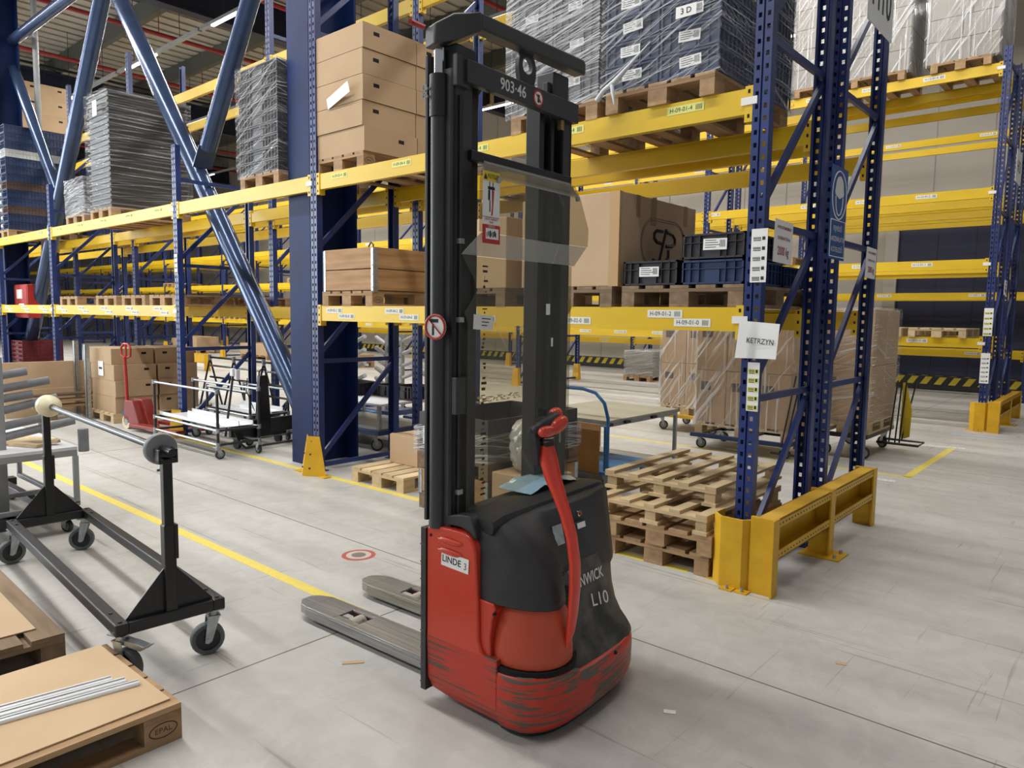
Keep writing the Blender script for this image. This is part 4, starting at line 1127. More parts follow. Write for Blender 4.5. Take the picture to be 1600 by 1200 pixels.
# side panel, skirt and bumper
def arc(cx, cy, r, a0, a1, n): return [(cx+r*cos(radians(a0+(a1-a0)*i/n)), cy+r*sin(radians(a0+(a1-a0)*i/n))) for i in range(n+1)]
prof = [(.03, .30), (.03, .745)]+arc(.055, .755, .025, 180, 90, 4)+[(.14, .786)]+arc(.215, .70, .086, 80, 0, 8)+[(.308, .62), (.315, .50), (.320, .36), (.335, .32), (.36, .30)]
mb = MB(); mb.prism(prof, lambda u, v_, tt: (u, tt, v_), -.403, -.34)
sp = mb.build('side_panel', RED, TR_, bevel=.008, seg=3, smooth=40)
mb = MB(); mb.prism([(.29, .28), (.29, .53), (.385, .525), (.395, .50), (.378, .46), (.368, .38), (.372, .30), (.392, .27)], lambda u, v_, tt: (u, tt, v_), -.388, -.32)
mb.build('rear_post_panel', RED, TR_, bevel=.006, seg=3, smooth=40)
mb = MB(); mb.prism([(.03, .30), (.03, .76), (.25, .76), (.30, .66), (.36, .5), (.4, .3)], lambda u, v_, tt: (u, tt, v_), .34, .42)
mb.build('side_panel', RED, TR_, bevel=.008)
def plan(L_): return L_+[(u, -v_+.03) for u, v_ in reversed(L_)]
front_half = [(.03, -.403), (.20, -.403), (.415, -.403)]
rear_half = [(.418, -.403), (.47, -.402), (.52, -.392), (.56, -.368), (.592, -.330), (.617, -.278), (.633, -.21), (.642, -.12), (.646, -.03)]
def ringz(pl, z, ins, cx=.3, cy=.015):
    out = []
    for u, v_ in pl:
        d = V((u-cx, v_-cy)); L_ = d.length; d = d*(1-ins/L_) if L_ > 0 else d
        out.append((cx+d.x, cy+d.y, z))
    return out
pf = [(.03, -.403), (.415, -.403), (.415, -.2), (.03, -.2)]
def skirt_ring(z, dv, u0=.03): return [(u0, -.403+dv, z), (.22, -.403+dv*.8, z), (.415, -.403+dv*.6, z), (.415, -.1, z), (.03, -.1, z)]
mb = MB(); mb.loft([skirt_ring(.045, .045, .10), skirt_ring(.075, .02, .045), skirt_ring(.12, .006), skirt_ring(.31, 0)])
mb.build('side_skirt', mat('scuffed_red_skirt', 'bf3520', .4, col2='b5301c', scale=3, thr=.60, thrcol='5f4335', thrscale=7, thrstretch=(.2, .5, 14), patch=(4, .55, .10)), TR_, bevel=.004, smooth=50)
rp = rear_half+[(.642, .09), (.636, .18), (.622, .26), (.602, .330), (.570, .385), (.525, .425), (.47, .445), (.418, .45)]
def tz(r): return [(u, v_, z-.040*min(1, max(0, (v_+.22)/.09))) for u, v_, z in r]
mb = MB()
mb.loft([ringz(rp, .032, .035), ringz(rp, .06, .012), ringz(rp, .10, .002), tz(ringz(rp, .235, 0)), tz(ringz(rp, .258, .006)), tz(ringz(rp, .27, .02)), tz(ringz(rp, .272, .05))])
mb.build('rear_bumper', SCUFF, TR_, smooth=50)
MB().loft([ringz(rp, .012, .05), ringz(rp, .034, .04)]).build('underbody', BLACK, TR_)
MB().box(.03, .42, -.34, .42, .05, .31).build('chassis_floor', BLACK, TR_)
hm = MB()
for (u, v_, z) in ((.638, .12, .225), ): hm.cyl((u, v_, z), (u+.008, v_, z), .008, 10)
hm.cyl((.395, -.40, .49), (.395, -.385, .49), .006, 8); hm.cyl((.055, -.405, .74), (.055, -.40, .74), .007, 10)
hm.build('screw_hole', DARK, TR_)
# louvre scoops
for z in (.735, .69):
    mb = MB(); rings = []
    for k in range(9):
        a = pi*k/8; u = .165-.062*cos(a); r = .011*sin(a)**.6+.0005
        rings.append([(u+.01*sin(q), -.404-.010*sin(a)*max(0, cos(q)), z+r*1.2*sin(q)+.004*cos(a)) for q in [2*pi*i/10 for i in range(10)]])
    mb.loft(rings); mb.build('louvre', RED, TR_, smooth=60)
# name sticker
lb = MB().box(-.075, .075, -.0012, 0, -.030, .030).build('name_sticker', PAPER, TR_); lb.location = (.193, -.4045, .655); lb.rotation_euler = (0, radians(3), 0)
put_text('LINDE', .038, INK, lb, (-.018, -.0015, 0), DX, DZ, .016, sx=1.0); put_text('3', .04, INK, lb, (.057, -.0015, -.004), DX, DZ, sx=.9)
# black front edge strip and red knob
mb = MB(); mb.box(.0, .029, -.408, -.34, .06, .765)
for i in range(9): mb.box(-.002, .030, -.4105, -.408, .09+.075*i, .096+.075*i)
mb.build('front_edge_channel', TGREY, TR_, bevel=.004)
mb = MB(); mb.box(-.02, .03, -.2, .42, .04, .5); mb.build('mast_foot', BLACK, TR_)
# wheel cover dome; near-black disc and core stand in for the cavity shade
CU, CV = .452, -.215
mb = MB(); rings = []
for z, r in ((.285, .172), (.292, .178), (.32, .178), (.37, .173), (.43, .163), (.49, .148), (.53, .132), (.56, .11)):
    rings.append([(CU-.012+r*.98*cos(a), CV+.0+r*.93*sin(a), z) for a in [2*pi*i/40 for i in range(40)]])
mb.loft(rings); mb.build('wheel_cover', CONE_M, TR_, smooth=60)
mb = MB(); mb.cyl((CU-.016, CV+.008, .262), (CU-.016, CV+.008, .284), .187, 40); mb.build('gap_shade_disc', DARK, TR_)
mb = MB(); mb.cyl((CU-.05, CV+.04, .27), (CU-.05, CV+.04, .53), .165, 30); mb.build('recess_shade_core', DARK, TR_)
# hood
HB = [(.10, -.345), (.24, -.375), (.32, -.385), (.40, -.384), (.47, -.368), (.53, -.335), (.572, -.285), (.588, -.225), (.575, -.165), (.54, -.125), (.505, -.105), (.492, -.03), (.490, .10), (.488, .25), (.480, .34), (.452, .405), (.39, .44), (.10, .45)]
HT = [(.10, -.335), (.19, -.345), (.24, -.345), (.275, -.335), (.305, -.318), (.33, -.29), (.345, -.25), (.352, -.21), (.356, -.165), (.358, -.125), (.375, -.09), (.395, -.03), (.405, .10), (.405, .25), (.400, .35), (.380, .43), (.32, .465), (.10, .47)]
mb = MB(); rings = []
for z, s, ins in ((.518, 0, .02), (.528, 0, .003), (.545, .01, 0), (.60, .06, 0), (.66, .17, 0), (.72, .36, 0), (.77, .58, 0), (.805, .78, 0), (.825, .92, .0), (.838, 1.0, .012)):
    rings.append([])
    for (a, b), (c, d) in zip(HB, HT):
        # the flat right part leans back evenly, the bulge rounds in towards the top
        ss = s if b < -.1 else (z-.518)/.32*.9
        u = a+(c-a)*ss; v_ = b+(d-b)*ss
        dz = -.022*max(0, 1-abs(v_+.23)/.17)*(1 if z < .53 else 0)
        cx, cy = .25, .03; dd = V((u-cx, v_-cy)); k = 1-ins/dd.length
        rings[-1].append((cx+dd.x*k, cy+dd.y*k, z+dz+.018*((v_+.35)/.75)*((z-.518)/.32)))
mb.loft(rings); mb.build('hood', HOODM, TR_, smooth=50)
# tower foot and worn step
mb = MB(); rings = []
for z, u, va in ((.205, .612, -.142), (.222, .612, -.142), (.238, .606, -.138), (.262, .588, -.128), (.300, .552, -.115), (.35, .522, -.10), (.42, .502, -.095), (.47, .495, -.10), (.53, .491, -.10), (.60, .472, -.10)):
    rings.append([(.3, va, z), (u-.012, va, z), (u, va+.015, z), (u+.006, .05, z), (u+.002, .20, z), (u-.014, .31, z), (u-.045, .385, z), (u-.10, .43, z), (.3, .455, z)])
mb.loft(rings); mb.build('tower_foot', STEPM, TR_, smooth=50)
# lid, two thin shells with a dark gap
def lid(z_, g, m_, nm, u0, u1, va, vb):
    mb = MB(); rings = []
    n = 14
    for i in range(n+1):
        v_ = va+(vb-va)*i/n; e = (i/n); up_ = .020*e
        edge = -.018 if i in (0, n) else 0
        pr = [(u0, z_-.07), (u0-.006, z_-.045), (u0+.012, z_-.032), (u0+.08, z_-.010), (.20, z_+.014), (u1-.03, z_+.024), (u1, z_+.016), (u1+.006, z_), (u1, z_-.03)]
        rings.append([(u+(.008 if edge and u > .2 else 0)*-1, v_, z+up_+edge) for u, z in pr])
    mb.loft(rings); return mb.build(nm, m_, TR_, smooth=50)
lid(.836, 0, HOODM, 'lid', .02, .352, -.352, .475)
mb = MB(); mb.box(.10, .338, -.335, .45, .78, .832); mb.build('lid_gap', DARK, TR_)
mb = MB(); mb.prism([(.02, .768), (.02, .797), (.04, .808), (.10, .826), (.20, .849), (.245, .852), (.262, .842), (.285, .79), (.290, .765), (.272, .76), (.25, .785), (.20, .797), (.10, .792)], lambda u, v_, tt: (u, tt, v_), -.386, -.335)
mb.build('lid_side_cap', HOODM, TR_, bevel=.006, seg=3, smooth=40)
mb = MB(); mb.cyl((.07, -.395, .79), (.07, -.37, .79), .012, 12); mb.cyl((.07, -.40, .79), (.07, -.395, .79), .009, 12); mb.build('red_knob', REDP, TR_, smooth=40)
# controls and plates on the hood face
def hood_u(z): return .491-(.088)*((z-.518)/.32*.9) if z > .518 else .495
def face(nm, v_, z, w_, h_, m_, th=.004):
    o = MB().box(-.0, th, -w_/2, w_/2, -h_/2, h_/2).build(nm, m_, TR_, bevel=.0015)
    o.location = (hood_u(z)+.006, v_, z); o.rotation_euler = (0, radians(-14), 0); return o
face('rating_plate', -.040, .735, .070, .085, STEEL, .003)
o = face('key_box', .095, .745, .10, .04, BLACK, .022)
l_ = MB().box(.0, .001, -.025, .035, -.012, .012).build('white_label', PAPER, o); l_.location = (.0225, .005, 0)
o = link('horn_button', None, TR_); o.empty_display_size = .03; bpy.data.objects.remove(o)
mb = MB(); mb.cyl((0, 0, 0), (.012, 0, 0), .013, 14); o = mb.build('round_switch', CHROME, TR_, smooth=40); o.location = (hood_u(.79), .13, .79)
mb = MB(); mb.cyl((0, 0, 0), (.014, .003, 0), .009, 14); o = mb.build('red_switch', REDP, TR_, smooth=40); o.location = (hood_u(.79)+.002, .135, .79)
for (v_, z, r, m_) in ((-.058, .555, .034, BLACK), (-.008, .565, .020, STEEL)):
    mb = MB(); mb.cyl((0, 0, 0), (.008, 0, 0), r, 24); mb.cyl((.008, 0, 0), (.010, 0, 0), r*.8, 24); o = mb.build('round_gauge', m_, TR_, smooth=40); o.location = (hood_u(z)+.002, v_, z)
put_text('FENWICK', .066, WHITEP, TR_, (.503, .108, .520), DY, (-.20, 0, 1), .01, name='maker_lettering', sx=.82)
put_text('L10', .078, WHITEP, TR_, (.524, .175, .415), DY, (-.25, .25, 1), 0, name='model_lettering', sx=1.05)
# tiller arm
path = [(.605, .35), (.622, .42), (.632, .50), (.638, .60), (.636, .70), (.618, .80), (.585, .89), (.553, .96), (.525, 1.02), (.505, 1.08), (.492, 1.13), (.486, 1.165)]
wds = [.010, .022, .027, .029, .029, .028, .028, .032, .038, .041, .036, .022]; thk = [.008, .012, .013, .014, .014, .014, .015, .017, .022, .024, .022, .012]
mb = MB(); rings = []
for i, (u, z) in enumerate(path):
    a = V(path[max(0, i-1)]); b = V(path[min(len(path)-1, i+1)]); d = (b-a).normalized(); nrm = V((d.y, -d.x))
    ring = []
    for q in range(16):
        an = 2*pi*q/16; ca, sa = cos(an), sin(an)
        ca = math.copysign(abs(ca)**.6, ca); sa = math.copysign(abs(sa)**.6, sa)
        ring.append((u+nrm.x*thk[i]*sa, -.20+wds[i]*ca, z+nrm.y*thk[i]*sa))
    rings.append(ring)
mb.loft(rings); ta = mb.build('tiller_arm', mat('tiller_red', 'd83a24', .3, thr=.80, thrcol='6d2b20', thrscale=16, coat=.2), TR_, smooth=60)
put_text('L10', .035, INK, ta, (.568, -.2, .90), DY, (-.35, 0, 1), 0, name='worn_print')
mb = MB(); mb.cyl((.585, -.225, .345), (.585, -.175, .345), .022, 16); mb.build('tiller_pivot', BLACK, ta, smooth=40)
th = link('tiller_head', None, TR_, (.482, -.20, 1.17)); th.empty_display_size = .05
mb = MB(); mb.cyl((.012, 0, -.03), (0, 0, .03), .030, 18); mb.build('neck_ring', BLACK, th, smooth=40)
for z in (-.008, .006): 
    mb = MB(); mb.tube([(.004+.031*cos(a), .031*sin(a), z) for a in [2*pi*i/20 for i in range(21)]], .003, 5); mb.build('metal_ring', CHROME, th, smooth=40)
mb = MB(); rings = []
for i in range(11):
    a = pi*i/10; v_ = -.078*cos(a); r = .029*sin(a)**.5+.002
    rings.append([(.0+r*.9*cos(q), v_, .062+r*.85*sin(q)+.02*(v_/.07)) for q in [2*pi*k/14 for k in range(14)]])
mb.loft(rings); mb.build('black_grip_body', BLACK2, th, smooth=60)
mb = MB(); rings = []
for i in range(9):
    a = pi*i/8; v_ = .045-.05*cos(a); r = .023*sin(a)**.5+.002
    rings.append([(.030+r*cos(q), v_, .05+r*1.25*sin(q)+.25*(v_-.04)) for q in [2*pi*k/14 for k in range(14)]])
mb.loft(rings); mb.build('red_thumb_lobe', RED, th, smooth=60)
mb = MB(); rings = []
for i in range(9):
    a = pi*i/8; v_ = -.035-.045*cos(a); r = .019*sin(a)**.5+.002
    rings.append([(.035+r*cos(q), v_, .035+r*1.1*sin(q)) for q in [2*pi*k/14 for k in range(14)]])
mb.loft(rings); mb.build('red_thumb_lobe', RED, th, smooth=60)
mb = MB(); rings = []
for i in range(9):
    a = pi*i/8; v_ = .105-.035*cos(a); r = .028*sin(a)**.5+.002
    rings.append([(-.01+r*.8*cos(q), v_*.8, .085+r*sin(q)) for q in [2*pi*k/14 for k in range(14)]])
mb.loft(rings); mb.build('red_end_cap', RED, th, smooth=60)
for s in (-1, 1):
    mb = MB(); mb.loft([[(.00, s*.033, -.11), (-.02, s*.033, -.11), (-.02, s*.042, -.11), (.00, s*.042, -.11)], [(.01, s*.040, -.03), (-.035, s*.040, -.03), (-.035, s*.064, -.03), (.01, s*.064, -.03)], [(.0, s*.045, .05), (-.03, s*.045, .05), (-.03, s*.068, .05), (.0, s*.068, .05)]])
    mb.build('side_guard', BLACK2, th, bevel=.008, smooth=60)
mb = MB(); mb.cyl((-.01, -.03, .09), (-.01, -.03, .125), .012, 10); mb.cyl((-.01, .01, .09), (-.01, .01, .115), .009, 10); mb.build('lift_lever', BLACK, th, smooth=40)
CHAINM = mat('oiled_chain', '4a4a4a', .4, metal=.5)
# mast
def chan(v0, v1, u0, u1, z0, z1, nm, m_=TGREY):
    return MB().box(u0, u1, v0, v1, z0, z1).build(nm, m_, TR_, bevel=.004)
for s, (a, b) in ((-1, (-.385, -.275)), (1, (.358, .425))):
    mb = MB()                                # outer channel: C section opening inward
    mb.box(.045, .150, a if s < 0 else b-.018, a+.018 if s < 0 else b, .50 if s > 0 else .765, 2.60)
    mb.box(.132, .150, a, b, .50 if s > 0 else .765, 2.60); mb.box(.045, .062, a, b, .50 if s > 0 else .765, 2.60)
    mb.build('outer_mast_channel', TGREY, TR_, bevel=.003)
    mb = MB(); c = (b+.012 if s < 0 else a-.012)
    mb.box(.03, .06, min(c, c+.03*s*-1), max(c, c-.03*s), .40, 2.66); mb.build('inner_mast_channel', BLACK, TR_, bevel=.003)
    # lift chain, links alternating
    for du in (0, .05) if s > 0 else (.02,):
        mb = MB(); v_ = c+(-.068 if s > 0 else .045)+ (du if s > 0 else 0)*.6
        for i in range(86):
            z = .55+i*.0235
            mb.cyl((.05, v_-.010, z), (.05, v_+.010, z), .009, 6) if i % 2 else mb.box(.044, .056, v_-.008, v_+.008, z-.014, z+.014)
        mb.build('lift_chain', CHAINM, TR_)
# left hydraulic cylinder
mb = MB(); mb.cyl((.075, -.385, .775), (.075, -.385, 2.42), .034, 22); mb.build('lift_cylinder', TGREY, TR_, smooth=50)
mb = MB(); mb.cyl((.075, -.385, 2.42), (.075, -.385, 2.58), .040, 22); mb.build('cylinder_head', BLACK, TR_, smooth=50)
mb = MB(); mb.cyl((.075, -.385, 2.58), (.075, -.385, 2.68), .024, 22); mb.build('piston_rod', CHROME, TR_, smooth=50)
MB().box(.02, .036, -.41, -.375, .80, 2.66).build('hose_guard', TGREY, TR_, bevel=.003)
for z in (2.50, 2.53):
    mb = MB(); mb.tube([(.04+.012*cos(a), -.43, z+.012*sin(a)) for a in [2*pi*i/12 for i in range(13)]], .004, 5); mb.cyl((.04, -.43, z), (.05, -.40, z-.005), .004, 6); mb.build('bleed_screw', CHROME, TR_, smooth=40)
MB().box(.028, .036, .245, .36, .5, 2.6).build('mast_back_plate', BLACK, TR_)
for (a, b) in ((-.245, -.205), (.215, .250)): MB().box(.04, .12, a, b, .6, 2.66).build('inner_rail', BLACK, TR_, bevel=.003)
mb = MB()
for i in range(86):
    z = .60+i*.0235
    mb.cyl((.05, -.185, z), (.05, -.165, z), .009, 6) if i % 2 else mb.box(.044, .056, -.183, -.167, z-.014, z+.014)
mb.build('lift_chain', BLACK, TR_)
# second cylinder on the right, slimmer, with chain anchor
mb = MB(); mb.cyl((.10, .335, .5), (.10, .335, 2.62), .012, 16); mb.build('right_piston', TGREY, TR_, smooth=50)
mb = MB(); mb.box(.115, .145, .235, .28, 2.60, 2.70); mb.build('chain_anchor', BLACK2, TR_, bevel=.004)
an = MB()
for z in (2.63, 2.66): an.cyl((.145, .262, z), (.148, .262, z), .006, 8)
an.build('anchor_hole', DARK, TR_)
# cross members
cb = MB(); cb.box(.150, .185, -.34, .428, 2.548, 2.635); cb.build('top_cross_member', TGREY, TR_, bevel=.003)
cb = MB(); cb.box(.145, .17, -.385, -.31, 2.53, 2.65); cb.build('cross_member_lug', TGREY, TR_, bevel=.004)
put_text('903·46', .066, WHITEP, TR_, (.1855, -.06, 2.590), DY, DZ, .012, name='fleet_number', sx=.95)
mb = MB(); mb.cyl((.185, .11, 2.590), (.187, .11, 2.590), .036, 24); o = mb.build('warning_roundel', REDP, TR_)
mb = MB(); mb.cyl((.187, .11, 2.590), (.188, .11, 2.590), .027, 24); mb.build('roundel_centre', PAPER, o)
mb = MB(); mb.bar((.1885, .092, 2.605), (.1885, .128, 2.575), .002, .006); mb.build('roundel_bar', REDP, o)
mb = MB(); mb.box(.188, .189, .103, .117, 2.572, 2.605); mb.build('roundel_figure', INK, o)
# lifting ring plate
mb = MB(); N2 = 24
outer = [(.058+.040*cos(a), .052*sin(a)) for a in [pi*i/N2 for i in range(N2+1)]]
outer = [(-.01+.068, -.10)]+[(.058+.048*cos(a)-.0, .048*sin(a)) for a in [pi*i/N2 for i in range(N2+1)]][0:0]+[(.0, 0)]
ringo = [(.05*cos(a), .05*sin(a)) for a in [pi*i/N2 for i in range(N2+1)]]+[(-.058, -.10), (.058, -.10)]
ringi = [(.030*cos(a), .030*sin(a)) for a in [pi*i/N2 for i in range(N2+1)]]+[(-.030*cos(0), -.0), (.0, -.030)]
vs = []; fs = []
M2 = 40
for i in range(M2):
    a = 2*pi*i/M2
    x, z = cos(a), sin(a)
    if z >= 0: o1 = (.06*x, .06*z)
    else: o1 = (x*.062 if abs(x) > abs(z) else .065*x/abs(z) if abs(x/z) < 1 else .062*x, max(-.095, -.095*abs(z)/max(abs(x), abs(z))))
    for t_ in (0, .02): vs += [(.152+t_, .050+o1[0], 2.712+o1[1]), (.152+t_, .050+.034*x, 2.712+.034*z)]
for i in range(M2):
    j = (i+1) % M2
    fs += [(4*i, 4*j, 4*j+1, 4*i+1), (4*i+2, 4*i+3, 4*j+3, 4*j+2), (4*i, 4*i+2, 4*j+2, 4*j), (4*i+1, 4*j+1, 4*j+3, 4*i+3)]
MB().add(vs, fs).build('lifting_eye', TGREY, TR_, smooth=40)
# overhead bar of the inner mast
mb = MB()
mb.loft([[(.03, -.42, 2.68), (.10, -.44, 2.68), (.10, -.44, 2.755), (.03, -.42, 2.755)], [(.02, -.36, 2.69), (.17, -.40, 2.69), (.17, -.40, 2.79), (.02, -.36, 2.79)], [(.10, -.26, 2.74), (.22, -.30, 2.74), (.22, -.30, 2.815), (.10, -.26, 2.815)]])
mb.loft([[(.15, -.30, 2.752), (.215, -.30, 2.752), (.215, -.30, 2.812), (.15, -.30, 2.812)], [(.15, .42, 2.765), (.215, .42, 2.765), (.215, .42, 2.83), (.15, .42, 2.83)], [(.155, .45, 2.772), (.205, .45, 2.772), (.205, .45, 2.82), (.155, .45, 2.82)]])
mb.box(.06, .16, .26, .38, 2.64, 2.75); mb.box(.05, .14, -.36, -.24, 2.60, 2.70)
mb.build('overhead_bar', TGREY, TR_, bevel=.008, seg=3, smooth=40)
mb = MB(); mb.tube([(.03, -.42, 2.76), (.0, -.46, 2.775), (.01, -.48, 2.77)], .010, 6); mb.build('red_cable_tie', REDP, TR_, smooth=40)
for (v_) in (-.20,): 
    mb = MB(); mb.cyl((.06, v_-.03, 2.60), (.06, v_+.03, 2.60), .055, 22); mb.build('chain_sprocket', BLACK2, TR_, smooth=40)
MB().box(.140, .172, -.30, .40, 2.262, 2.302).build('middle_cross_member', BLACK, TR_, bevel=.003)
for v_ in (-.18, .32): MB().box(.15, .17, v_-.012, v_+.012, 2.50, 2.545).build('brass_fitting', mat('brass', 'a48a5a', .3, metal=1), TR_)
# side hose along the left channel
mb = MB(); mb.tube([(.158, -.35, .80), (.158, -.35, 1.3), (.160, -.348, 1.9), (.158, -.35, 2.5)], .008, 8); mb.build('hydraulic_hose', BLACK2, TR_, smooth=50)
for z in (.92, 1.36, 1.62, 1.93): MB().box(.150, .172, -.362, -.338, z, z+.02).build('hose_clip', STEEL, TR_)
# clear guard
t_ = .004; UP = .182
def pane(nm, poly, u_of_z, m_): 
    mb = MB()
    a = [(u_of_z(z), v_, z) for v_, z in poly]; b = [(u_of_z(z)-t_, v_, z) for v_, z in poly]
    mb.loft([a, b]); return mb.build(nm, m_, TR_)
flat_ = lambda z: UP
pw = [(-.325, .84), (-.325, 1.62), (-.345, 1.66)]+[(-.345+.065*sin(pi*i/8)*1, 1.66+.20*i/8) for i in range(1, 8)]+[(-.36, 1.885), (.40, 1.885), (.40, .84)]
pane('clear_guard_lower', pw, flat_, PERSPEX)
pane('clear_guard_fold', [(-.365, 1.888), (-.30, 1.975), (.455, 1.975), (.42, 1.888)], lambda z: UP+.045*(z-1.888)/.087, PERSF)
pane('clear_guard_upper', [(-.31, 1.978), (-.31, 2.185), (-.285, 2.245), (.35, 2.245), (.40, 2.19), (.47, 2.06), (.465, 1.978)], lambda z: UP+.045, PERSPEX)
pane('clear_guard_top_fold', [(-.285, 2.195), (-.255, 2.262), (.345, 2.262), (.385, 2.195)], lambda z: UP+.048-.03*(z-2.195)/.067, PERSF)
for (v_, z) in ((-.205, 2.19), (.36, 2.19)): 
    mb = MB(); mb.cyl((UP+.048, v_, z), (UP+.058, v_, z), .012, 12); mb.build('guard_bolt', STEEL, TR_, smooth=40)
MB().box(.150, .176, -.385, -.285, 1.25, 1.40).build('guard_bracket', TGREY, TR_, bevel=.003)
mb = MB()
for i in range(46):
    z = .9+i*.021+R.uniform(-.005, .005); mb.box(UP+.001, UP+.0016, -.235+R.uniform(-.012, .012), -.225+R.uniform(-.004, .018), z, z+R.uniform(.003, .012))
mb.build('rust_specks', mat('rust_speck', '4a3322', .8), TR_)
mb = MB()
for i in range(60):
    y_ = -.28+R.uniform(0, .30); z = 1.30+R.uniform(-.012, .012); mb.box(UP+.001, UP+.0016, y_, y_+R.uniform(.004, .02), z, z+R.uniform(.002, .006))
mb.build('chalky_smear', mat('yellow_chalk', 'c9b57a', .8), TR_)
# stickers on the guard
def gst(nm, v_, z, w_, h_, m_, par=None, du=.0005, u0=None):
    o = MB().box(0, .0008, -w_/2, w_/2, -h_/2, h_/2).build(nm, m_, par or TR_)
    o.location = ((UP+.046 if u0 is None else u0), v_, z) if not par else (du, v_, z); return o
ws = gst('warning_sticker', -.245, 2.115, .105, .205, PAPER)
gst('sticker_header', 0, .083, .103, .038, SIGNY, ws, .0009)
put_text('FIGYELEM!', .024, INK, ws, (.0022, .012, .083), DY, DZ, .01, sx=.66)
mb = MB(); mb.prism([(-.048, .070), (-.026, .070), (-.037, .094)], lambda a, b, tt: (tt, a, b), .0018, .0022); mb.build('warning_triangle', INK, ws)
fm = MB(); fm.box(.0009, .0013, -.014, -.009, .0, .062); fm.box(.0009, .0013, .006, .011, .0, .062); fm.box(.0009, .0013, -.022, .020, .032, .044); fm.box(.0009, .0013, -.020, -.008, -.010, .03); fm.box(.0009, .0013, -.012, -.006, -.055, -.01)
fm.build('stacker_pictogram', INK, ws)
fm = MB(); fm.prism([(-.002, -.070), (.008, -.068), (.014, .0), (.016, .028), (.002, .034), (.004, -.03)], lambda a, b, tt: (tt, a, b), .0012, .0016); fm.build('red_pictogram', REDP, ws)
MB().box(.0009, .0013, -.05, .05, -.0765, -.0745).build('sticker_rule', INK, ws)
put_text('A TILTOTT HASZNÁLAT', .012, SIGNR, ws, (.0015, 0, -.084), DY, DZ, .02, sx=.62); put_text('TILOS!', .011, SIGNR, ws, (.0015, 0, -.096), DY, DZ, .02, sx=.8)
rs = gst('service_sticker', -.245, 1.972, .108, .074, SIGNR, None, 0, UP+.048)
gst('service_field', .004, .002, .078, .042, PAPER, rs, .0009)
put_text('SZERVIZ', .012, WHITEP, rs, (.0015, 0, .030), DY, DZ, 0, sx=.9)
mb = MB()
for i in range(7): mb.box(.0018, .0022, -.03+.009*i, -.026+.009*i+.002*(i % 3), -.012+.004*(i % 2), .008+.003*(i % 3))
mb.build('service_marks', INK, rs)
rl = gst('torn_label', -.235, 1.62, .12, .06, PAPER, None, 0, UP+.001); rl.rotation_euler = (radians(-3), 0, 0)
mb = MB()
for i in range(3): mb.box(.0009, .0012, -.01, .045-.01*i, .014-.014*i, .018-.014*i)
mb.build('label_print', INK, rl)
gst('sticker_scrap', .215, 1.68, .03, .05, PAPER, None, 0, UP+.001); gst('sticker_scrap', .375, 1.12, .014, .16, PAPER, None, 0, .151); gst('sticker_scrap', .25, 1.53, .014, .04, PAPER, None, 0, UP+.001)
mb = MB(); mb.cyl((-.010, 0, 0), (.008, 0, 0), .04, 28, r2=.04); o = mb.build('yellow_disc_tag', mat('yellow_sticker', 'c8bb3a', .5), TR_, smooth=40); o.location = (.12, .445, 1.70)
# pedestrian prohibition roundel
o = link('no_people_roundel', None, TR_, (.092, -.4185, 1.60), radians(8)); o.empty_display_size = .05
mb = MB(); mb.cyl((0, 0, 0), (0, -.002, 0), .052, 30); mb.build('roundel_disc', PAPER, o)
mb = MB(); mb.tube([(.047*cos(a), -.003, .047*sin(a)) for a in [2*pi*i/30 for i in range(31)]], .0055, 6); mb.bar((-.034, -.004, .034), (.034, -.004, -.034), .003, .008, upv=(0, 1, 0)); mb.build('red_ring', REDP, o)
mb = MB(); mb.box(-.025, .015, -.003, -.002, .018, .032); mb.box(-.016, -.006, -.003, -.002, -.033, .012); mb.build('roundel_print', INK, o)
# support arms with rollers
for k, (va, vb) in enumerate(((-.245, -.065), (.175, .355))):
    fk = link('fork', None, TR_, (0, (va+vb)/2, 0)); fk.empty_display_size = .05
    hw = (vb-va)/2; mb = MB(); zt, zb = .088, .028
    # top plate around the roller window
    mb.box(-.655, .06, -hw, hw, zt-.012, zt); mb.box(-.82, -.655, -hw, -.045, zt-.012, zt); mb.box(-.82, -.655, .045, hw, zt-.012, zt); mb.box(-1.04, -.82, -hw, hw, zt-.012, zt)
    for s in (-1, 1): mb.box(-1.04, .06, s*hw-.006 if s > 0 else -hw, hw if s > 0 else -hw+.006, zb, zt-.012)
    tipt = [(-1.04, -hw), (-1.10, -hw+.01), (-1.145, -hw+.045), (-1.15, 0), (-1.145, hw-.06), (-1.12, hw-.035), (-1.04, hw)]
    mb.prism(tipt, lambda u, v_, tt: (u, v_, tt), zb+.012, zt)
    mb.build('fork_blade', FORKM, fk, bevel=.006, seg=3)
    MB().box(-.82, -.655, -.06, .06, .02, .03).build('roller_pocket', DRED, fk)
    for s in (-1, 1): MB().box(-.82, -.655, s*.052-.004, s*.052+.004, .03, .078).build('pocket_wall', DRED, fk)
    mb = MB(); mb.cyl((-.735, -.042, .046), (-.735, .042, .046), .040, 24); mb.build('load_roller', mat('worn_cream_roller', 'a89f93', .6, thr=.6, thrcol='5e564c', thrscale=20), fk, smooth=40)
    mb = MB(); mb.cyl((-.60, -.03, .022), (-.60, .03, .022), .022, 16); mb.build('entry_roller', RUBD, fk, smooth=40)
# drive wheels under the body
for (u, v_) in ((.40, -.15), (.35, .25)):
    mb = MB(); mb.cyl((u, v_-.03, .06), (u, v_+.03, .06), .06, 20); mb.build('drive_wheel', RUBD, TR_, smooth=40)
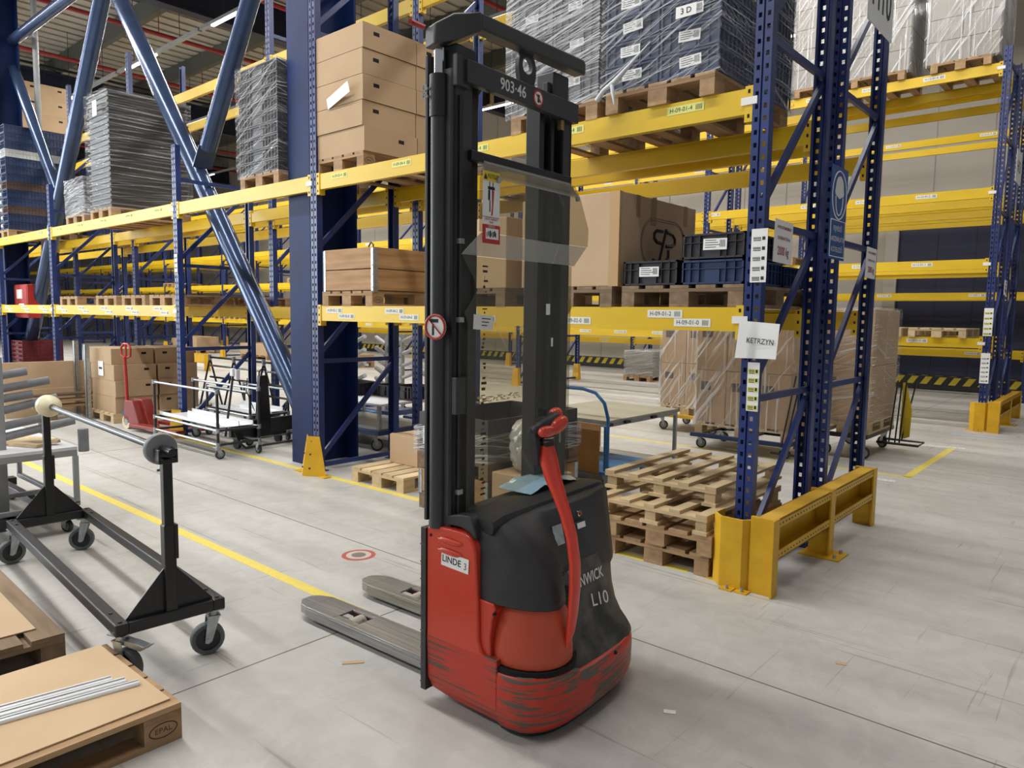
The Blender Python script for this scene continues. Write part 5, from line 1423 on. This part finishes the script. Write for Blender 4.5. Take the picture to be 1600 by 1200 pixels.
# crumpled blue plastic sheet on the lid
mb = MB(); rows_ = []
for i in range(9):
    u = .075+.19*i/8; row = []
    for j in range(15):
        v_ = .0+.42*j/14; e = sin(pi*j/14)
        row.append((u, v_*(.85+.15*sin(pi*i/8)), .868+.020*e+.012*R.random()*e+.012*(v_+.2)))
    rows_.append(row)
vs = [p for r in rows_ for p in r]; n_ = len(vs); vs2 = vs+[(a, b, c-.0015) for a, b, c in vs]; fs = []
for i in range(8):
    for j in range(14):
        a = i*15+j; fs += [(a, a+1, a+16, a+15), (n_+a, n_+a+15, n_+a+16, n_+a+1)]
o = MB().add(vs2, fs).build('plastic_sheet', mat('pale_blue_plastic', '9cc0e0', .15, spec=.8), smooth=60)
o.location = (-2.25, 2.41, 0); o.rotation_euler = (0, 0, radians(2.2)); tag(o, 'crumpled pale blue plastic sheet lying on the stacker hood', 'plastic sheet')
# ------------------------------------------------------------------ reel cart on casters, left foreground
ang = math.atan2(.165, -2.28)
rc = thing('reel_cart', 'black steel reel cart on grey casters holding a long bar, left foreground', 'cart', (-3.28, 1.425, 0), ang)
L_, W_ = 2.22, .485; zt = .278; h_ = .055
mb = MB()
mb.box(0, L_, -W_/2, -W_/2+h_, zt-h_, zt); mb.box(0, L_, W_/2-h_, W_/2, zt-h_, zt); mb.box(0, h_, -W_/2+h_, W_/2-h_, zt-h_, zt); mb.box(L_-h_, L_, -W_/2+h_, W_/2-h_, zt-h_, zt)
mb.build('base_frame', BLACK, rc, bevel=.005, seg=2)
mb = MB()
for x in (.03, .16, L_-.16, L_-.03):
    for y in (-W_/2+.027, W_/2-.027): mb.cyl((x, y, zt), (x, y, zt+.005), .009, 10)
mb.build('frame_bolt', TGREY, rc)
for x, k in ((.03, 0), (L_-.03, 1)):
    p_ = link('reel_post', None, rc, (x, 0, 0)); p_.empty_display_size = .05
    MB().box(-.026, .026, -.026, .026, zt, .68).build('outer_tube', BLACK, p_, bevel=.004)
    MB().box(-.021, .021, -.021, .021, .60, .985).build('inner_tube', BLACK, p_, bevel=.004)
    MB().box(-.032, .032, -.034, -.018, .52, .68).build('clamp_plate', BLACK, p_, bevel=.003)
    for s in (-1, 1):
        mb = MB(); mb.prism([(s*.026, zt), (s*.19, zt), (s*.19, zt+.01), (s*.026, zt+.20)], lambda u, v_, tt: (tt, u, v_), -.004, .004); mb.build('gusset', BLACK, p_)
    mb = MB(); mb.box(-.033, .033, -.042, .042, .965, .985); mb.box(-.033, .033, -.042, -.032, .965, 1.03); mb.box(-.033, .033, .032, .042, .965, 1.03); mb.build('cradle', BLACK, p_, bevel=.003)
for x in (.05, L_-.05):
    for y in (-W_/2+.04, W_/2-.04):
        caster(rc, x, y, .078, zt-h_, RUB, {(.05, -1): 1.35, (.05, 1): 3.55, (L_-.05, -1): 1.1, (L_-.05, 1): 1.6}[(x, -1 if y < 0 else 1)]+ (0 if x < 1 else 0), wth=.042, brake=(x < 1 and y > 0))
bar_ = thing('reel_bar', 'dark steel bar with a grey disc and cream cone, across the reel cart posts', 'bar', (-3.28, 1.425, .02), ang)
MB().cyl((-.05, 0, 1.0), (L_+.06, 0, 1.0), .018, 18).build('bar_rod', mat('dark_steel_bar', '3b3d40', .3, metal=.7), bar_, smooth=50)
mb = MB(); n = 30
rings = [[(x, r*cos(2*pi*i/n), 1.0+r*sin(2*pi*i/n)) for i in range(n)] for x, r in ((.075, .03), (.078, .068), (.085, .073), (.105, .073), (.112, .066), (.118, .03))]
mb.loft(rings); mb.build('stop_disc', mat('grey_cast_disc', '84868a', .5), bar_, smooth=40)
mb = MB(); mb.cyl((.095, 0, .93), (.095, -.0, .90), .006, 8); mb.cyl((.095, -.02, .90), (.095, .02, .90), .006, 8); mb.build('set_screw', STEEL, bar_)
rings = []
for i in range(13):
    s = i/12; x = L_-.22+.14*s; r = .024+.046*min(1, (s*2.2)**.6)-(.012 if i % 2 and i > 3 else 0)*.25
    rings.append([(x, r*cos(2*pi*k/n), 1.0+r*sin(2*pi*k/n)) for k in range(n)])
mb = MB(); mb.loft(rings); mb.build('cream_cone', CREAM, bar_, smooth=30)
# ------------------------------------------------------------------ foreground pallets and profiles
stamp(pallet(-3.085, .60, 0, 'brown pallet in the near left corner carrying the aluminium profiles', 'brown', w_=.74), .74, 1.2, 'EPAL')
o = MB().box(-.345, .345, -.60, .575, 0, .006).build('cardboard_sheet', SHEETC, bevel=.001); o.location = (-3.10, .60, .145); o.rotation_euler = (0, 0, .01); tag(o, 'flat cardboard sheet on the nearest pallet at lower left', 'cardboard sheet')
for k, (dx, wd, hh) in enumerate(((-.085, .050, .016), (-.030, .052, .016), (.02, .040, .012))):
    t = thing('aluminium_profile', 'white aluminium profile on the nearest pallet, %s' % ('rear one', 'middle one', 'front narrow one')[k], 'aluminium profile', (-2.99+dx*.9, 1.10+dx*.25, .152), radians(-99.5), 'aluminium profiles')
    mb = MB(); a = wd/2
    mb.prism([(-a, 0), (a, 0), (a, hh*.5), (a*.75, hh), (a*.45, hh), (a*.45, hh*.55), (a*.25, hh*.55), (a*.25, hh*.8), (-a*.25, hh*.8), (-a*.25, hh*.55), (-a*.45, hh*.55), (-a*.45, hh), (-a*.8, hh), (-a, hh*.4)], lambda u, v_, tt: (tt, u, v_), -.02*k, 1.35)
    mb.build('profile_body', ALU, t)
    MB().box(-.01*k, 1.34, -a*.45, -a*.25, hh*.56, hh*.6).build('dark_groove', mat('grey_gasket', '55585c', .6) if k == 0 else bpy.data.materials['grey_gasket'], t)
pallet(-4.33, .735, 0, 'old dark pallet behind the nearest one at the left edge', 'grey', w_=.8, l_=1.2, rz=radians(88))
o = MB().box(-.56, .54, -.37, .33, 0, .006).build('cardboard_sheet', CARDL, bevel=.001); o.location = (-4.40, .72, .145); o.rotation_euler = (0, 0, -.03); tag(o, 'flat cardboard sheet on the old dark pallet at the left edge', 'cardboard sheet')
# ------------------------------------------------------------------ arm trolley and grey table at the left edge
t = thing('foam_arm_trolley', 'grey trolley with foam covered arms and a white table board, left edge', 'trolley', (-6.2, 1.5, 0))
MB().box(-.03, .03, -.03, .03, .17, 1.30).build('mast_post', GREYP, t, bevel=.003)
for (z, ln, tl) in ((1.17, .15, .03), (1.075, .29, .055), (1.00, .18, .03), (.915, .34, .09), (.80, .24, .05), (.72, .45, .10)):
    mb = MB(); mb.cyl((0, .03, z), (.02, .03+ln, z+tl*.8), .030, 18); mb.build('foam_arm', FOAM, t, smooth=50)
for (x, y) in ((.23, .47), (-.85, .52)):
    mb = MB(); mb.cyl((x, y, .59), (x, y, .76), .036, 18); mb.build('foam_buffer', FOAM, t, smooth=50)
MB().box(-1.2, .22, -.55, .43, .605, .63).build('board_top', BOARDW, t, bevel=.002)
mb = MB(); mb.box(.19, .22, -.55, .43, .56, .605); mb.box(-1.2, .19, .40, .43, .56, .605)
for x, y in ((.19, .40), (-1.2, .40), (.19, -.3)): mb.box(x, x+.035, y, y+.035, .20, .56)
mb.box(.19, .225, -.55, .435, .18, .215); mb.box(-1.2, .19, .40, .435, .18, .215); mb.box(-.4, -.36, -.55, .4, .18, .215)
mb.build('grey_frame', GREYP, t, bevel=.003)
mb = MB()
for y in (-.4, -.05, .25): mb.box(-1.3, .30, y, y+.06, .12, .175)
mb.box(.18, .30, -.55, .40, .10, .175); mb.box(-1.3, -1.2, -.55, .40, .10, .175)
mb.build('black_base', BLACK, t, bevel=.004)
for x, y, a in ((.22, .33, .4), (-1.15, .33, 1), (.2, -.4, 2), (-1.1, -.4, 0)): caster(t, x, y, .045, .12, RUBD, a)
for k, (a, b, dz) in enumerate((((-.55, -.05), (.10, .22), 0), ((-.35, -.10), (.05, .36), .012), ((-.75, .1), (-.1, .38), 0))):
    mb = MB(); rings = []
    p, q = V((a[0], a[1], 0)), V((b[0], b[1], 0)); d = (q-p).normalized(); nn_ = V((-d.y, d.x, 0))
    for i in range(9):
        s = i/8; hw = .045*(.5+.5*sin(pi*min(1, s*1.2)*.8)); c = p+(q-p)*s
        rings.append([c-nn_*hw, c-nn_*hw*.6+V((0, 0, .022)), c+nn_*hw*.6+V((0, 0, .024)), c+nn_*hw])
    mb.loft(rings); o = mb.build('wood_strip', WOODN, smooth=50); o.location = (-6.2, 1.5, .632+dz); tag(o, 'light wooden offcut on the white table board, %s' % ('front one', 'upper one', 'rear one')[k], 'wood offcut', 'wooden offcuts')
# ------------------------------------------------------------------ back left: panel, crates, timber, cartons, pallet jack
t = thing('beige_fibreboard', 'tall beige cardboard panel standing on edge behind the reel cart', 'cardboard sheet', (-12.85, 4.45, 0), radians(90))
mb = MB(); mb.box(-1.27, 0, -.02, .02, .0, .84); mb.build('panel_board', CARDL, t, bevel=.003)
mb = MB(); mb.box(-1.27, 0, -.05, -.02, .0, .42); mb.build('lower_fold', CARDL, t, bevel=.003)
for i in range(5):
    crate(-17.30, 4.46, .60+.084*i, .7, .7, .084, DRED, 'dark red crate in the stack by the left column, %s from below' % ORD[i], 'dark red crates by the left column')
crate(-17.30, 4.46, .30, .7, .7, .30, CRG, 'green crate under the dark red ones by the left column'); crate(-17.30, 4.46, 0, .7, .7, .30, CRG, 'lowest green crate by the left column')
t = thing('green_tarp', 'crumpled green net on the floor behind the cardboard panel', 'net', (-15.0, 5.0, 0))
mb = MB(); rings = []
for i in range(9):
    rings.append([(-.9+.2*i, .35*cos(q), max(0, .42*sin(q)*(.7+.3*R.random()))) for q in [pi*k/8 for k in range(9)]])
mb.loft(rings); mb.build('net_heap', GREENM, t, smooth=50)
for k, (x, y, h2) in enumerate(((-12.72, 4.14, 1.16), (-12.0, 4.05, 1.13))):
    t = thing('steel_upright', 'galvanised steel upright standing %s' % ('before the beige panel, left one', 'beside the carton pallet, right one'), 'post', (x, y, 0))if 0 else thing('steel_upright', ('galvanised steel upright standing before the beige panel, left one', 'galvanised steel upright standing beside the carton pallet, right one')[k], 'post', (x, y, 0))
    mb = MB(); mb.box(-.04, .04, -.03, -.024, 0, h2); mb.box(-.04, -.034, -.03, .03, 0, h2); mb.box(.034, .04, -.03, .03, 0, h2); mb.build('channel', STEEL, t)
    MB().box(-.09, .09, -.09, .09, 0, .01).build('foot_plate', STEEL, t)
for k in range(12):
    r_, c_i = k//4, k % 4
    mb = MB(); mb.box(-.55, .55, 0, .045, 0, .03); o = mb.build('timber_batten', WOODX if k < 8 else mat('dark_timber', '5a4535', .7) if k == 8 else bpy.data.materials['dark_timber']); o.location = (-12.25-.06*c_i, 3.95-.03*r_, .18+.085*r_); o.rotation_euler = (0, 0, pi/2-.03+.02*c_i)
    tag(o, 'wooden batten in the bundle before the beige panel, %s layer, %s' % (ORD[r_], ORD[c_i]), 'batten', 'battens in the bundle')
for x in (3.6, 4.15): tag(MB().box(-12.55, -12.2, x, x+.09, 0, .18).build('timber_bearer', WOODG), 'wooden bearer under the batten bundle, %s' % ('left' if x < 4 else 'right'), 'bearer')
# carton pallets
JACKR = mat('dull_jack_red', '7c2620', .45, col2='8a2c24', scale=8)
pallet(-11.70, 4.72, 0, 'fresh pallet under the four-high carton stack beside the pallet jack', 'fresh', w_=.9)
dxs = (0, .02, -.02, -.10)
for i in range(4):
    carton(-12.14+dxs[i], 4.16, .146+.235*i, .88, .60, .233, 'brown carton beside the pallet jack, left column, %s layer' % LAY[i if i < 3 else 4], 'left cartons beside the jack', holes=(('x', .46, .16, .07, .035),))
    carton(-12.14+dxs[i], 4.79, .146+.235*i, .88, .60, .233, 'brown carton beside the pallet jack, rear column, %s layer' % LAY[i if i < 3 else 4], 'rear cartons beside the jack', holes=(('x', .14, .16, .07, .035),))
s = plate('paper_note', (.20, .22), PAPER, 'white printed note on the carton stack beside the pallet jack', 'paper', (-11.75, 4.15, .78), DX, DZ, .002); mb = MB(); mb.box(-.06, .06, -.01, .02, 0, .0008); on(s, mb, 'note_print', INK)
for i in range(4):
    for j in range(0): carton(-12.6, 5.50+.62*j+.0, .146+.245*i, .86, .60, .243, 'brown carton behind the pallet jack, %s layer, %s' % (LAY[i if i < 3 else 4], ('front', 'rear')[j]), 'cartons behind the jack', holes=(('x', .15, .17, .07, .035), ('y', .2, .17, .07, .035)))
t = thing('pallet_jack', 'red hand pallet jack with upright handle in front of the cartons', 'pallet jack', (-10.80, 4.15, 0), radians(8))
mb = MB(); mb.tube([(0, 0, .20), (0, -.01, .7), (.0, -.02, 1.0)], .022, 12); mb.build('handle_shaft', REDP, t, smooth=50)
mb = MB(); mb.tube([(-.0, 0, .98), (-.11, 0, 1.01), (-.12, 0, 1.12), (-.05, 0, 1.18), (.05, 0, 1.18), (.12, 0, 1.12), (.11, 0, 1.01), (0, 0, .98)], .015, 8); mb.cyl((0, 0, 1.0), (0, 0, 1.18), .014, 8); mb.build('grip_loop', REDP, t, smooth=50)
mb = MB(); mb.cyl((0, .0, .12), (0, .0, .34), .05, 18); mb.box(-.08, .08, -.05, .05, .18, .24); mb.build('pump', STEELB, t, smooth=40)
mb = MB(); mb.prism([(.05, .08), (.30, .08), (.55, .05), (.48, .16), (.36, .42), (.16, .42), (.10, .32)], lambda u, v_, tt: (u, tt, v_), .0, .14); mb.prism([(.05, .08), (.45, .08), (.30, .40), (.10, .40)], lambda u, v_, tt: (u, tt, v_), -.10, .0); mb.build('lift_body', JACKR, t, bevel=.006)
for s in (-1, 1): MB().box(.35, 1.45, .07+s*.19-.07, .07+s*.19+.07, .06, .10).build('fork_tine', JACKR, t, bevel=.004)
for s in (-1, 1):
    mb = MB(); mb.cyl((.12, s*.075-.025, .095), (.12, s*.075+.025, .095), .095, 26); mb.build('steer_wheel', CREAM, t, smooth=40)
    mb = MB(); mb.cyl((.12, s*.075-.027, .095), (.12, s*.075+.027, .095), .045, 16); mb.build('wheel_hub', GREYP, t, smooth=40)
# ------------------------------------------------------------------ tube frame trolleys and tow unit
JT = STEEL
def frame_trolley(x0, x1, y0, y1, ztop, ztray, label, legs=True):
    t = thing('tube_frame_trolley', label, 'trolley', (x0, y0, 0)); w_ = x1-x0; d = y1-y0
    for (a, b) in ((0, 0), (w_, 0), (0, d), (w_, d)):
        mb = MB(); mb.cyl((a, b, .12), (a, b, ztop), .016, 10); mb.build('black_post', BLACK2, t, smooth=50)
        mb = MB()
        for z in (.16, ztray-.02, ztop): mb.cyl((a, b, z-.025), (a, b, z+.025), .024, 10)
        mb.build('metal_joint', JT, t, smooth=50)
    for (z, m_, nm) in ((ztop, STEEL, 'top_rail'), (ztray-.02, STEEL, 'tray_rail'), (.16, STEEL, 'base_rail')):
        for b in (0, d):
            mb = MB(); mb.cyl((0, b, z), (w_, b, z), .014, 10); mb.build(nm, m_, t, smooth=50)
        if z != ztop:
            for a in (0, w_): mb = MB(); mb.cyl((a, 0, z), (a, d, z), .014, 10); mb.build('cross_rail', BLACK2, t, smooth=50)
    mb = MB(); mb.box(.04, w_-.05, .04, d-.04, ztray, ztray+.006); mb.box(.04, w_-.05, .04, .05, ztray, ztray+.05); mb.box(.04, w_-.05, d-.05, d-.04, ztray, ztray+.05); mb.box(.3, w_-.05, d*.55, d*.55+.01, ztray, ztray+.06); mb.build('metal_tray', ALU, t)
    for (a, b) in ((0, 0), (w_, 0), (0, d), (w_, d)): caster(t, a, b, .055, .14, RUBD, R.uniform(0, 6))
    return t
frame_trolley(-9.36, -7.75, 3.92, 4.42, .76, .34, 'low trolley of black tubes and chrome rails with metal tray, front one')
frame_trolley(-9.40, -8.30, 4.62, 5.15, .66, .38, 'low trolley of black tubes with metal tray, behind the tow unit')
t = thing('clothes_frame', 'tall frame of splayed black tubes with silver joints behind the front trolley', 'trolley', (-11.15, 5.54, 0))
for k, x in enumerate((0, .75, 1.6, 2.4)):
    mb = MB(); mb.cyl((x-.12, -.12, .15), (x, 0, .92), .015, 8); mb.cyl((x+.14, .12, .15), (x, 0, .92), .015, 8); mb.build('splayed_leg', BLACK2, t, smooth=50)
    mb = MB(); mb.cyl((x, 0, .88), (x, 0, .97), .026, 10); mb.build('silver_joint', STEEL, t, smooth=50)
for z, m_ in ((.80, STEEL), (.93, BLACK2), (.62, BLACK2), (.45, BLACK2)):
    mb = MB(); mb.cyl((0, 0, z), (2.4, 0, z), .016, 8); mb.build('long_rail', m_, t, smooth=50)
mb = MB(); mb.box(-.15, 2.55, -.13, -.07, .13, .17); mb.box(-.15, 2.55, .07, .13, .13, .17)
for x in (0, .8, 1.6, 2.4): mb.box(x-.03, x+.03, -.07, .07, .13, .17)
mb.build('base_frame', BLACK, t)
for (x, y) in ((0, -.08), (2.4, -.08), (0, .08), (2.4, .08)): caster(t, x, y, .045, .13, RUBD, .6)
t = thing('tow_unit', 'black tow unit with upright panel between the tube trolleys', 'tow unit', (-8.12, 4.55, 0), radians(7))
mb = MB(); mb.prism([(-.30, .16), (.60, .16), (.60, .34), (-.30, .34)], lambda u, v_, tt: (tt, u, v_), -.05, .0); mb.build('cross_panel', BLACK, t, bevel=.004)
mb = MB(); mb.prism([(.02, .14), (.23, .14), (.21, .55), (.185, .88), (.075, .88), (.05, .55)], lambda u, v_, tt: (tt, u, v_), 0, .06); mb.build('upright_panel', mat('glossy_black', '0d0e12', .25), t, bevel=.006)
mb = MB(); mb.tube([(.03, .08, .87), (.03, .085, .93), (.03, .13, .965), (.03, .175, .93), (.03, .18, .87)], .010, 8); mb.build('loop_handle', BLACK, t, smooth=50)
mb = MB(); mb.tube([(.0, -.28, .28), (.10, -.25, .10), (.16, -.22, .05), (.18, .55, .05), (.12, .62, .08), (.02, .60, .2)], .015, 8); mb.tube([(.06, -.2, .12), (.06, .55, .12)], .010, 6); mb.build('bumper_bar', BLACK, t, smooth=50)
mb = MB(); mb.box(-.12, 0, -.2, .5, .12, .17); mb.build('drawbar_frame', BLACK, t)
mb = MB(); mb.tube([(-.06, -.02, .85), (-.03, -.06, .7), (-.05, .0, .6), (0, .03, .45)], .006, 6); mb.build('cable', BLACK, t, smooth=50)
for y in (-.15, .45): mb = MB(); mb.cyl((-.1, y-.02, .06), (-.1, y+.02, .06), .06, 18); mb.build('wheel', RUBD, t, smooth=40)
t = thing('flag_bracket', 'white bracket on a leaning black pole beside the tow unit', 'bracket', (-8.0, 4.25, 0))
mb = MB(); mb.cyl((-.12, -.05, .18), (.0, .0, .93), .014, 8); mb.build('pole', BLACK2, t, smooth=50)
mb = MB(); mb.box(-.05, .02, -.02, .03, .90, .99); mb.box(.03, .07, -.0, .05, .86, .98); mb.build('white_head', BOARDW, t, bevel=.008)
# ------------------------------------------------------------------ foam arm trees, table and dollies seen beside the column
def arm_tree(x, y, h2, label, n=4, ln=.34, zz0=.55):
    t = thing('foam_arm_tree', label, 'trolley', (x, y, 0))
    MB().box(-.028, .028, -.028, .028, .2, h2).build('mast_post', GREYP, t, bevel=.003)
    for i in range(n):
        z = zz0+i*(h2-zz0-.12)/(n-1)
        for s in (-1, 1):
            mb = MB(); mb.cyl((s*.03, 0, z), (s*(.03+ln*.7), -s*ln*.1, z+.10), .034, 14); mb.build('foam_arm', FOAML, t, smooth=50)
    MB().box(-.30, .30, -.25, .25, .12, .2).build('tree_base', STEELB, t, bevel=.004)
    for cx, cy in ((-.22, -.18), (.22, -.18), (-.22, .18), (.22, .18)): caster(t, cx, cy, .045, .12, RUBD, .4)
    return t
arm_tree(-9.85, 7.35, 1.30, 'grey foam arm tree left of the column, behind the blue dolly', ln=.45)
arm_tree(-9.75, 8.3, 1.30, 'grey foam arm tree half hidden by the column edge', ln=.5)
arm_tree(-8.75, 7.15, 1.30, 'grey foam arm tree between the column and the first back post', n=5, ln=.42)
arm_tree(-7.68, 7.05, 1.28, 'grey foam arm tree behind the second back post by the mast', ln=.36)
arm_tree(-11.0, 7.4, 1.25, 'grey foam arm tree above the tube frames left of the column', ln=.45)
t = thing('white_table', 'long white topped table on grey legs behind the column', 'table', (-7.55, 5.85, 0))
MB().box(-.75, .80, -.45, .50, .56, .585).build('table_top', BOARDW, t, bevel=.003)
for x in (-.68, .73):
    for y in (-.4, .45): MB().box(x-.02, x+.02, y-.02, y+.02, .27, .56).build('leg', GREYP, t)
MB().box(-.75, .80, -.47, .50, .21, .265).build('lower_frame', STEELB, t, bevel=.004)
MB().box(-.70, .75, -.42, .45, .265, .275).build('lower_shelf', GREYP, t)
for cx, cy in ((-.6, -.38), (.62, -.38), (-.6, .38), (.62, .38)): caster(t, cx, cy, .075, .21, RUBD, .9)
crate(-8.22, 5.75, .587, .56, .4, .17, CRK, 'black ventilated crate on the white table, left one', rz=-.1)
crate(-7.60, 5.95, .587, .40, .36, .15, CRK, 'black ventilated crate on the white table, middle one')
crate(-7.16, 5.92, .587, .38, .40, .17, mat('maroon_brown_crate', '33201f', .5), 'maroon brown crate on the white table, right one')
dolly(-9.3, 5.85, .95, .8, CARTBLUE, 'blue dolly under the racks left of the column', .24)
crate(-9.25, 5.95, .242, .6, .4, .28, GREYP, 'grey crate on the blue dolly, left one'); crate(-8.63, 5.95, .242, .25, .4, .25, GREYP, 'grey crate on the blue dolly, right one')
# brown cardboard sheets and low clutter under the far rows, left
for i, (x, y, w_, h2) in enumerate(((-19.5, 13.3, 1.5, .25), (-24.5, 13.3, 1.8, .4), (-30, 13.3, 2.2, .5))):
    carton(x, y, .144, w_, .9, h2, 'brown load on the floor by the far rows, %s from the right' % ORD[i], 'brown loads by the far rows')
    pallet(x+w_/2, y+.45, 0, 'pallet under the far floor load, %s from the right' % ORD[i], w_=round(w_, 2), l_=.9)

import collections
for lb, ns in USED.items():
    if len(ns) > 1: print('DUP LABEL', len(ns), lb)
